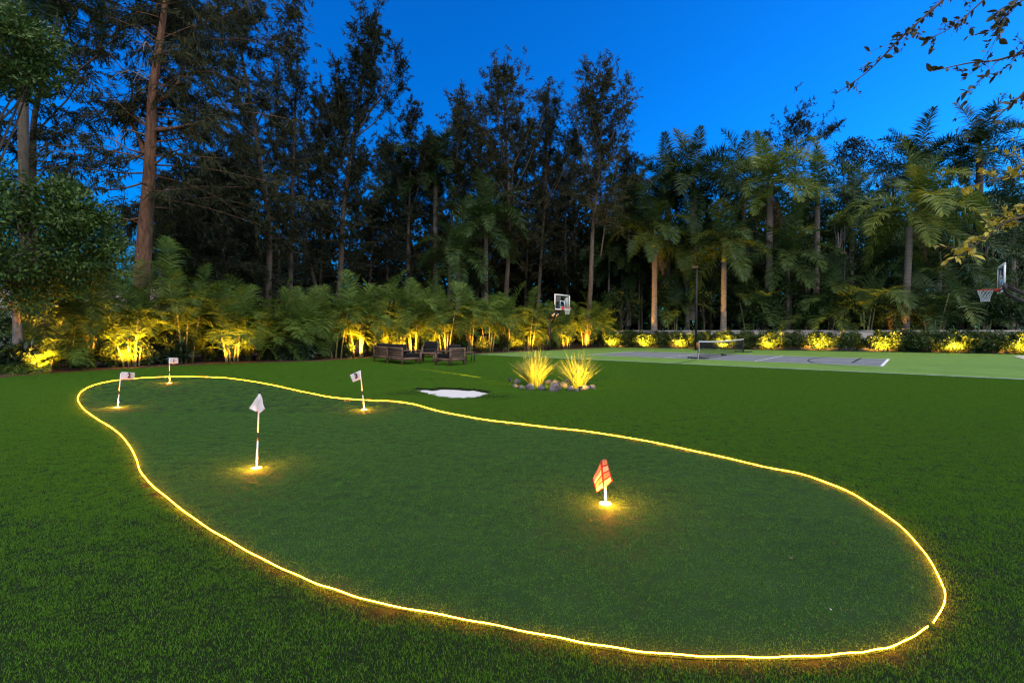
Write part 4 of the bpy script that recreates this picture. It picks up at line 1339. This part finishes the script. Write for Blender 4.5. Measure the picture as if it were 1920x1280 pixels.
# ------------------------------------------------------------------ basketball hoops
def hoop(base, face, label, board_c, lift=3.05, wpx=1.83):
    """base: pole foot; face: unit vector towards the court; board_c: ground point below the board centre"""
    rz = math.atan2(face[1], face[0])
    t = thing('basketball_hoop', label, 'basketball hoop', (board_c[0], board_c[1], 0), rz, 'basketball hoops at the court ends')
    # local x = facing direction, y = across, board plane at x = 0
    bx = -np.linalg.norm(np.asarray(base)[:2] - np.asarray(board_c)[:2])
    bb, bt, hw = lift - .15, lift + .92, wpx / 2
    G().box((bx, 0, lift * .4), (.17, .17, lift * .8)).build('pole', M_black, t)
    def bar(a, b, w, name, m_):
        a, b = np.array(a, float), np.array(b, float)
        d = unit(b - a)
        s = np.array([0, 1.0, 0])
        u = np.cross(d, s)
        G().box((a + b) / 2, (np.linalg.norm(b - a), w, w * 1.15), ax=np.array([d, s, u])).build(name, m_, t)
    for s in (-1, 1):
        bar((bx - .05, s * .115, lift * .74), (-.12, s * .30, bb + .28), .065, 'arm', M_black)
        bar((bx - .05, s * .115, lift * .62), (-.12, s * .30, bb - .0), .065, 'arm', M_black)
        bar((bx * .62, s * .225, lift * .82), (bx * .45, s * .225, lift * .865), .09, 'decal', M_white)
    G().box((-.14, 0, bb + .14), (.06, .8, .40)).build('mount_plate', M_black, t)
    G().box((-.045, 0, (bb + bt) / 2), (.012, wpx - .08, bt - bb - .08)).build('glass', M_glass, t)
    fw = .075
    f = G().box((-.045, 0, bt - fw / 2), (.05, wpx, fw)).box((-.045, 0, bb + fw / 2), (.05, wpx, fw))
    for s in (-1, 1):
        f.box((-.045, s * (hw - fw / 2), (bb + bt) / 2), (.05, fw, bt - bb - 2 * fw))
    f.build('frame', M_white, t)
    tg = G()
    z0, z1, sw, lw = lift + .02, lift + .47, .30, .05
    tg.box((-.034, 0, z1), (.006, 2 * sw, lw)).box((-.034, 0, z0), (.006, 2 * sw, lw))
    for s in (-1, 1):
        tg.box((-.034, s * (sw - lw / 2), (z0 + z1) / 2), (.006, lw, z1 - z0 - lw))
    tg.build('target_square', M_white, t)
    for s in (-1, 1):
        G().box((-.045, s * (hw + .012), bb + .16), (.07, .03, .34)).box((-.045, s * (hw - .3), bb - .012), (.07, .6, .03)).build('edge_padding', M_black, t)
    rc = np.array([.15 + .2285, 0, lift])
    th = np.linspace(0, 2 * PI, 33)
    rg = G().tube(np.c_[rc[0] + .2285 * np.cos(th), .2285 * np.sin(th), np.full(33, lift)], .0125, 6, False)
    rg.box((.07, 0, lift - .03), (.17, .16, .09))
    rg.box((.0, 0, lift - .02), (.03, .2, .2))
    rg.build('rim', M_red, t, False)
    ng = G()
    rows = [(0, .222), (.11, .20), (.21, .165), (.30, .14), (.38, .13), (.44, .135)]
    for k in range(12):
        for sgn in (1, -1):
            pth = []
            for m_, (dz, rr) in enumerate(rows):
                a = 2 * PI * (k + sgn * m_ * .5) / 12
                pth.append([rc[0] + rr * math.cos(a), rr * math.sin(a), lift - .012 - dz])
            ng.tube(pth, .0065, 4, False)
    ng.build('net', M_cord, t)
    return t
pa = at(1030, 657)
hoop(pa, U, 'far basketball hoop with a glass backboard standing before the palms', pa + U * 1.15, 3.0)
bc = np.array([18.60, 18.02, 0])
hoop(bc + U * 1.5, -U, 'basketball hoop at the right edge with its glass board seen edge on', bc, 2.98)

# ------------------------------------------------------------------ portable net
n0, n1_ = at(1309, 674), at(1394, 661.6)
nd = unit(n1_ - n0)
nl_ = np.linalg.norm(n1_ - n0)
t = thing('pickleball_net', 'portable black net with a white top tape across the grey court', 'net', n0, math.atan2(nd[1], nd[0]))
for x in (0, nl_):
    G().tube([[x, 0, .06], [x, 0, .93]], .025, 8).build('post', M_black, t, True)
    fg = G().box((x, 0, .085), (.075, 1.0 if x == 0 else 1.0, .07))
    fg.tube([[x, .02, .5], [x + (.25 if x == 0 else -.25), .0, .1]], .018, 6)
    fg.build('foot', M_black, t)
    for s in (-.42, .42):
        G().tube([[x - .03, s, .045], [x + .03, s, .045]], .045, 10).build('wheel', M_white, t)
xs = np.linspace(0, nl_, 21)
sag = .90 - .055 * np.sin(np.linspace(0, PI, 21))
ng = G()
for k in range(20):
    ng.add([[xs[k], -.006, sag[k] - .055], [xs[k + 1], -.006, sag[k + 1] - .055], [xs[k + 1], -.006, sag[k + 1]], [xs[k], -.006, sag[k]],
            [xs[k], .006, sag[k] - .055], [xs[k + 1], .006, sag[k + 1] - .055], [xs[k + 1], .006, sag[k + 1]], [xs[k], .006, sag[k]]],
           [[0, 1, 2, 3], [4, 7, 6, 5], [3, 2, 6, 7], [0, 4, 5, 1]])
ng.build('top_tape', M_line, t)
pth = smooth_path([[.06, -.01, .87], [.09, -.01, .6], [.02, -.02, .3], [-.10, -.03, .06], [-.17, -.03, .03]], 12)
ng = G()
for k in range(11):
    a, b_ = pth[k], pth[k + 1]
    ng.add([a + [-.03, 0, 0], a + [.03, 0, 0], b_ + [.03, 0, 0], b_ + [-.03, 0, 0]], [[0, 1, 2, 3]])
o = ng.build('side_tape', M_line, t)
o.modifiers.new('thickness', 'SOLIDIFY').thickness = .006
ng = G()
for k in range(int(nl_ / .07)):
    x = .07 * k + .035
    zt = np.interp(x, xs, sag) - .05
    ng.tube([[x, 0, .16], [x, 0, zt]], .0042, 3, False)
for z in np.arange(.16, .86, .07):
    ng.tube(np.c_[xs, np.zeros(21), np.minimum(sag - .05, z)], .0042, 3, False)
ng.build('netting', M_black, t)
G().tube([[.05, 0, .12], [nl_ / 2, 0, .12], [nl_ - .05, 0, .12]], .02, 8).build('base_bar', M_black, t)
G().box((nl_ / 2, 0, .06), (.06, .3, .06)).build('foot', M_black, t)
G().box((-.10, .0, .70), (.10, .10, .26)).build('ball_pouch', M_orange, t)

# ------------------------------------------------------------------ court light poles
def light_pole(px, py, top, label):
    b = at(px, py)
    tp = P(px - 3, top, b[1])
    t = thing('light_pole', label, 'light pole', b, group='court light poles')
    H = tp[2]
    G().tube([[0, 0, 0], [0, 0, H]], [.085, .065], 10).build('pole', M_polegrey, t, True)
    G().box((0, 0, .02), (.3, .3, .04)).build('base_plate', M_black, t)
    G().box((-.18, -.05, H + .05), (.42, .30, .09)).build('lamp_head', M_teak, t)
    G().box((-.18, -.05, H - .002), (.34, .22, .012)).build('lamp_glass', M_cloth, t)
light_pole(1581, 655.8, 476, 'tall dark light pole standing in front of the hedge on the right')
light_pole(1305, 656.5, 502, 'tall dark light pole behind the near end of the pickleball net')

# ------------------------------------------------------------------ garden furniture
def box_part(name, parent, c, s, m_, bevel=0.0):
    o = G().box(c, s).build(name, m_, parent)
    if bevel:
        bv = o.modifiers.new('round', 'BEVEL')
        bv.width = bevel
        bv.segments = 3
    return o

def seat(name, label, cat, loc, rz, W, nseat, group):
    """teak lounge seat: x = along the back, y = towards the front, back at y = 0"""
    D, H = .84, .72
    t = thing(name, label, cat, loc, rz, group)
    xs_ = (0, W) if nseat == 1 else (0, W / 2, W)
    for x in xs_:
        box_part('post', t, (x, 0, H / 2), (.075, .075, H), M_teak)
    for x in (0, W):
        box_part('post', t, (x, D, .28), (.075, .075, .56), M_teak)
        box_part('arm', t, (x, D / 2, .585), (.10, D + .08, .045), M_teak)
        box_part('side_rail', t, (x, D / 2, .24), (.04, D - .08, .11), M_teak)
    for a, b_ in zip(xs_[:-1], xs_[1:]):
        w = b_ - a - .085
        c = (a + b_) / 2
        box_part('top_rail', t, (c, 0, H - .05), (w, .05, .09), M_teak)
        box_part('bottom_rail', t, (c, 0, .24), (w, .05, .11), M_teak)
        for k in range(4):
            box_part('slat', t, (c, .005, .335 + k * .085), (w, .022, .06), M_teak)
    box_part('front_rail', t, (W / 2, D, .24), (W - .085, .05, .11), M_teak)
    for k in range(nseat):
        w = (W - .12) / nseat
        c = .06 + w * (k + .5)
        box_part('seat_cushion', t, (c, D / 2 + .05, .37), (w - .02, D - .12, .17), M_cush, .04)
        o = box_part('back_cushion', t, (c, .16, .62), (w - .03, .19, .44), M_cush, .06)
        o.rotation_euler = (.0, 0, 0)
    return t
s0 = at(702, 677.6)
s1 = at(754, 684.2)
d = unit(s1 - s0)
rz = math.atan2(d[1], d[0])
seat('garden_sofa', 'long teak garden sofa with black cushions, its slatted back to the camera', 'sofa', s0, rz, np.linalg.norm(s1 - s0), 2, 'teak garden seats with black cushions')
c1, c0 = at(844.5, 686), at(869, 684)
d = unit(c0 - c1)
seat('garden_armchair', 'teak armchair with black cushions on the right, its back to the camera', 'armchair', c1, math.atan2(d[1], d[0]), .80, 1, 'teak garden seats with black cushions')
c3 = at(811, 670)
seat('garden_armchair', 'teak armchair with black cushions on the far side of the coffee table', 'armchair', c3 + [.25, .5, 0], math.atan2(-.1, -1), .80, 1, 'teak garden seats with black cushions')
ct = at(803, 678.5)
t = thing('coffee_table', 'low teak coffee table between the sofa and the armchairs', 'table', ct, R(-20))
for k in range(5):
    box_part('plank', t, (0, -.30 + k * .15, .40), (1.05, .14, .04), M_teak)
for x in (-.45, .45):
    for y in (-.28, .28):
        box_part('leg', t, (x, y, .19), (.09, .09, .38), M_teak)
    box_part('apron', t, (x, 0, .33), (.04, .47, .08), M_teak)
ct = at(879, 677.8)
t = thing('side_table', 'small dark side table right of the right armchair', 'table', ct, R(-15))
box_part('table_top', t, (0, 0, .42), (.46, .46, .035), M_teak)
for x in (-.2, .2):
    for y in (-.2, .2):
        box_part('leg', t, (x, y, .2), (.035, .035, .40), M_black)

# ------------------------------------------------------------------ overhanging tree on the right, close to the camera
t = thing('overhanging_tree', 'tree at the right edge whose leafy branches hang into the sky', 'tree', (7.4, 3.6, 0))
off = np.array([7.4, 3.6, 0])
G().tube(smooth_path(np.array([[0, 0, -.05], [-.05, .02, 1.2], [.05, 0, 2.4], [-.15, .1, 3.6], [-.5, .1, 5.0]]), 14), np.linspace(.14, .06, 14), 10).build('trunk', M_bark, t, True)
def leaf_mesh(m_):
    V = []
    K = 5
    for k in range(K + 1):
        s = k / K
        w = .5 * math.sin(PI * min(1, s * .93 + .07) ** .9) * .46
        z = -.10 * (s - .3) ** 2
        V += [[s, -w, z + w * .25], [s, 0, z], [s, w, z + w * .25]]
    q_ = []
    for k in range(K):
        q_ += [[3 * k, 3 * k + 3, 3 * k + 4, 3 * k + 1], [3 * k + 1, 3 * k + 4, 3 * k + 5, 3 * k + 2]]
    me = G().add(V, q_).mesh('leaf', True)
    me.materials.append(m_)
    return me
LD, LY = leaf_mesh(M_dleaf), leaf_mesh(M_warmlit_leaf)
r = np.random.default_rng(3)
branches = [([(1990, -190), (1850, -70), (1772, 0), (1715, 52), (1660, 110), (1600, 152)], 3.6, LD, 60, .006),
            ([(1990, -120), (1935, -50), (1882, 10), (1842, 52), (1816, 92), (1802, 118)], 3.3, LD, 40, .005),
            ([(1960, -100), (1880, -30), (1835, 12), (1800, 40), (1755, 62)], 3.4, LD, 30, .004),
            ([(2010, 80), (1930, 96), (1872, 111), (1820, 116), (1750, 131)], 3.2, LD, 34, .005),
            ([(2010, 90), (1940, 150), (1905, 186), (1872, 214), (1850, 235)], 3.5, LD, 22, .005),
            ([(2010, -60), (1950, -20), (1912, 4), (1880, 22)], 3.1, LD, 22, .004),
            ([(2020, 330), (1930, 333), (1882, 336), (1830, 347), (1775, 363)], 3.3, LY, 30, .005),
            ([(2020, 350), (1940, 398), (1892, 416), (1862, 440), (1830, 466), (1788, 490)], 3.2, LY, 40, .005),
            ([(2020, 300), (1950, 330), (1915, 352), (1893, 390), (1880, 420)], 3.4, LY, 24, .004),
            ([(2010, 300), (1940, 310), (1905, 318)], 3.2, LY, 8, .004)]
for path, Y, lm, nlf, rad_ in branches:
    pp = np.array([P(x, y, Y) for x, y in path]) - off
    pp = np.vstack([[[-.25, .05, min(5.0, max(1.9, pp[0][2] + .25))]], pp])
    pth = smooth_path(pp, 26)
    pth += np.c_[np.zeros(26), np.linspace(0, 1, 26) * r.normal(0, .1), np.zeros(26)]
    bg = G().tube(pth, rad_ * np.linspace(2.6, .5, 26), 6)
    vis = pth[8:]
    tws = []
    for k in range(max(3, nlf // 6)):
        i0 = r.integers(0, len(vis) - 2)
        tan = unit(vis[i0 + 1] - vis[i0])
        e = vis[i0] + (tan * .5 + r.normal(0, .35, 3)) * r.uniform(.10, .24)
        tp = smooth_path([vis[i0], (vis[i0] + e) / 2 + r.normal(0, .01, 3), e], 5)
        bg.tube(tp, rad_ * .35, 4, False)
        tws.append(tp)
        for j in range(2):
            e2 = tp[-1 - j] + r.normal(0, .05, 3) + tan * .05
            tp2 = smooth_path([tp[-2 - j], e2], 5)
            bg.tube(tp2, rad_ * .25, 4, False)
            tws.append(tp2)
    bo = bg.build('branch', M_bark, t, True)
    sg = G()
    for tp in tws:
        nn = 5
        b_ = tp[r.integers(1, 5, nn)] + r.normal(0, .004, (nn, 3))
        dd = unit(unit(tp[-1] - tp[0]) * .7 + r.normal(0, .6, (nn, 3)))
        ss = unit(np.cross(dd, r.normal(0, 1, (nn, 3))))
        leaf_quads(sg, b_, dd, ss, r.uniform(.025, .045, nn), r.uniform(.010, .018, nn))
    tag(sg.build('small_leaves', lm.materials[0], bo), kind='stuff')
    for k in range(nlf):
        if k % 2 and tws:
            tp = tws[r.integers(0, len(tws))]
            s_ = tp[r.integers(1, 5)]
            tan = unit(tp[-1] - tp[0])
        else:
            u_ = r.uniform(0, 1) ** .8 * (len(vis) - 1.01)
            i0 = int(u_)
            s_ = vis[i0] + (vis[i0 + 1] - vis[i0]) * (u_ - i0)
            tan = unit(vis[i0 + 1] - vis[i0])
        dv = unit(tan * .7 + r.normal(0, .6, 3))
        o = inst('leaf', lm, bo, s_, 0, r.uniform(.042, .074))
        qt = Vector(dv).to_track_quat('X', 'Z')
        o.rotation_euler = (qt @ Vector((1, 0, 0)).rotation_difference(Vector((1, 0, 0)))).to_euler()
        o.rotation_euler.rotate_axis('X', r.normal(0, .9))

# ------------------------------------------------------------------ small litter on the turf
for px, py, s_, lab, m_ in ((1329, 775, .05, 'pale fallen leaf on the lawn right of the strip', M_cloth), (1481, 1056, .035, 'brown fallen leaf on the putting green right of the plaid flag', M_dead),
                            (1558, 1155, .02, 'tiny white speck of litter near the strip gap', M_cloth), (108, 729, .07, 'pale fallen leaf on the lawn at the far left', M_dead)):
    p = at(px, py)
    me = leaf_mesh(m_)
    o = link('fallen_leaf', me)
    o.location = (p[0], p[1], .032)
    o.scale = (s_, s_, s_)
    o.rotation_euler = (.15, .1, random.random() * 6)
    tag(o, lab, 'leaf')

print('TRIS', sum(len(m.polygons) * 2 for m in bpy.data.meshes))
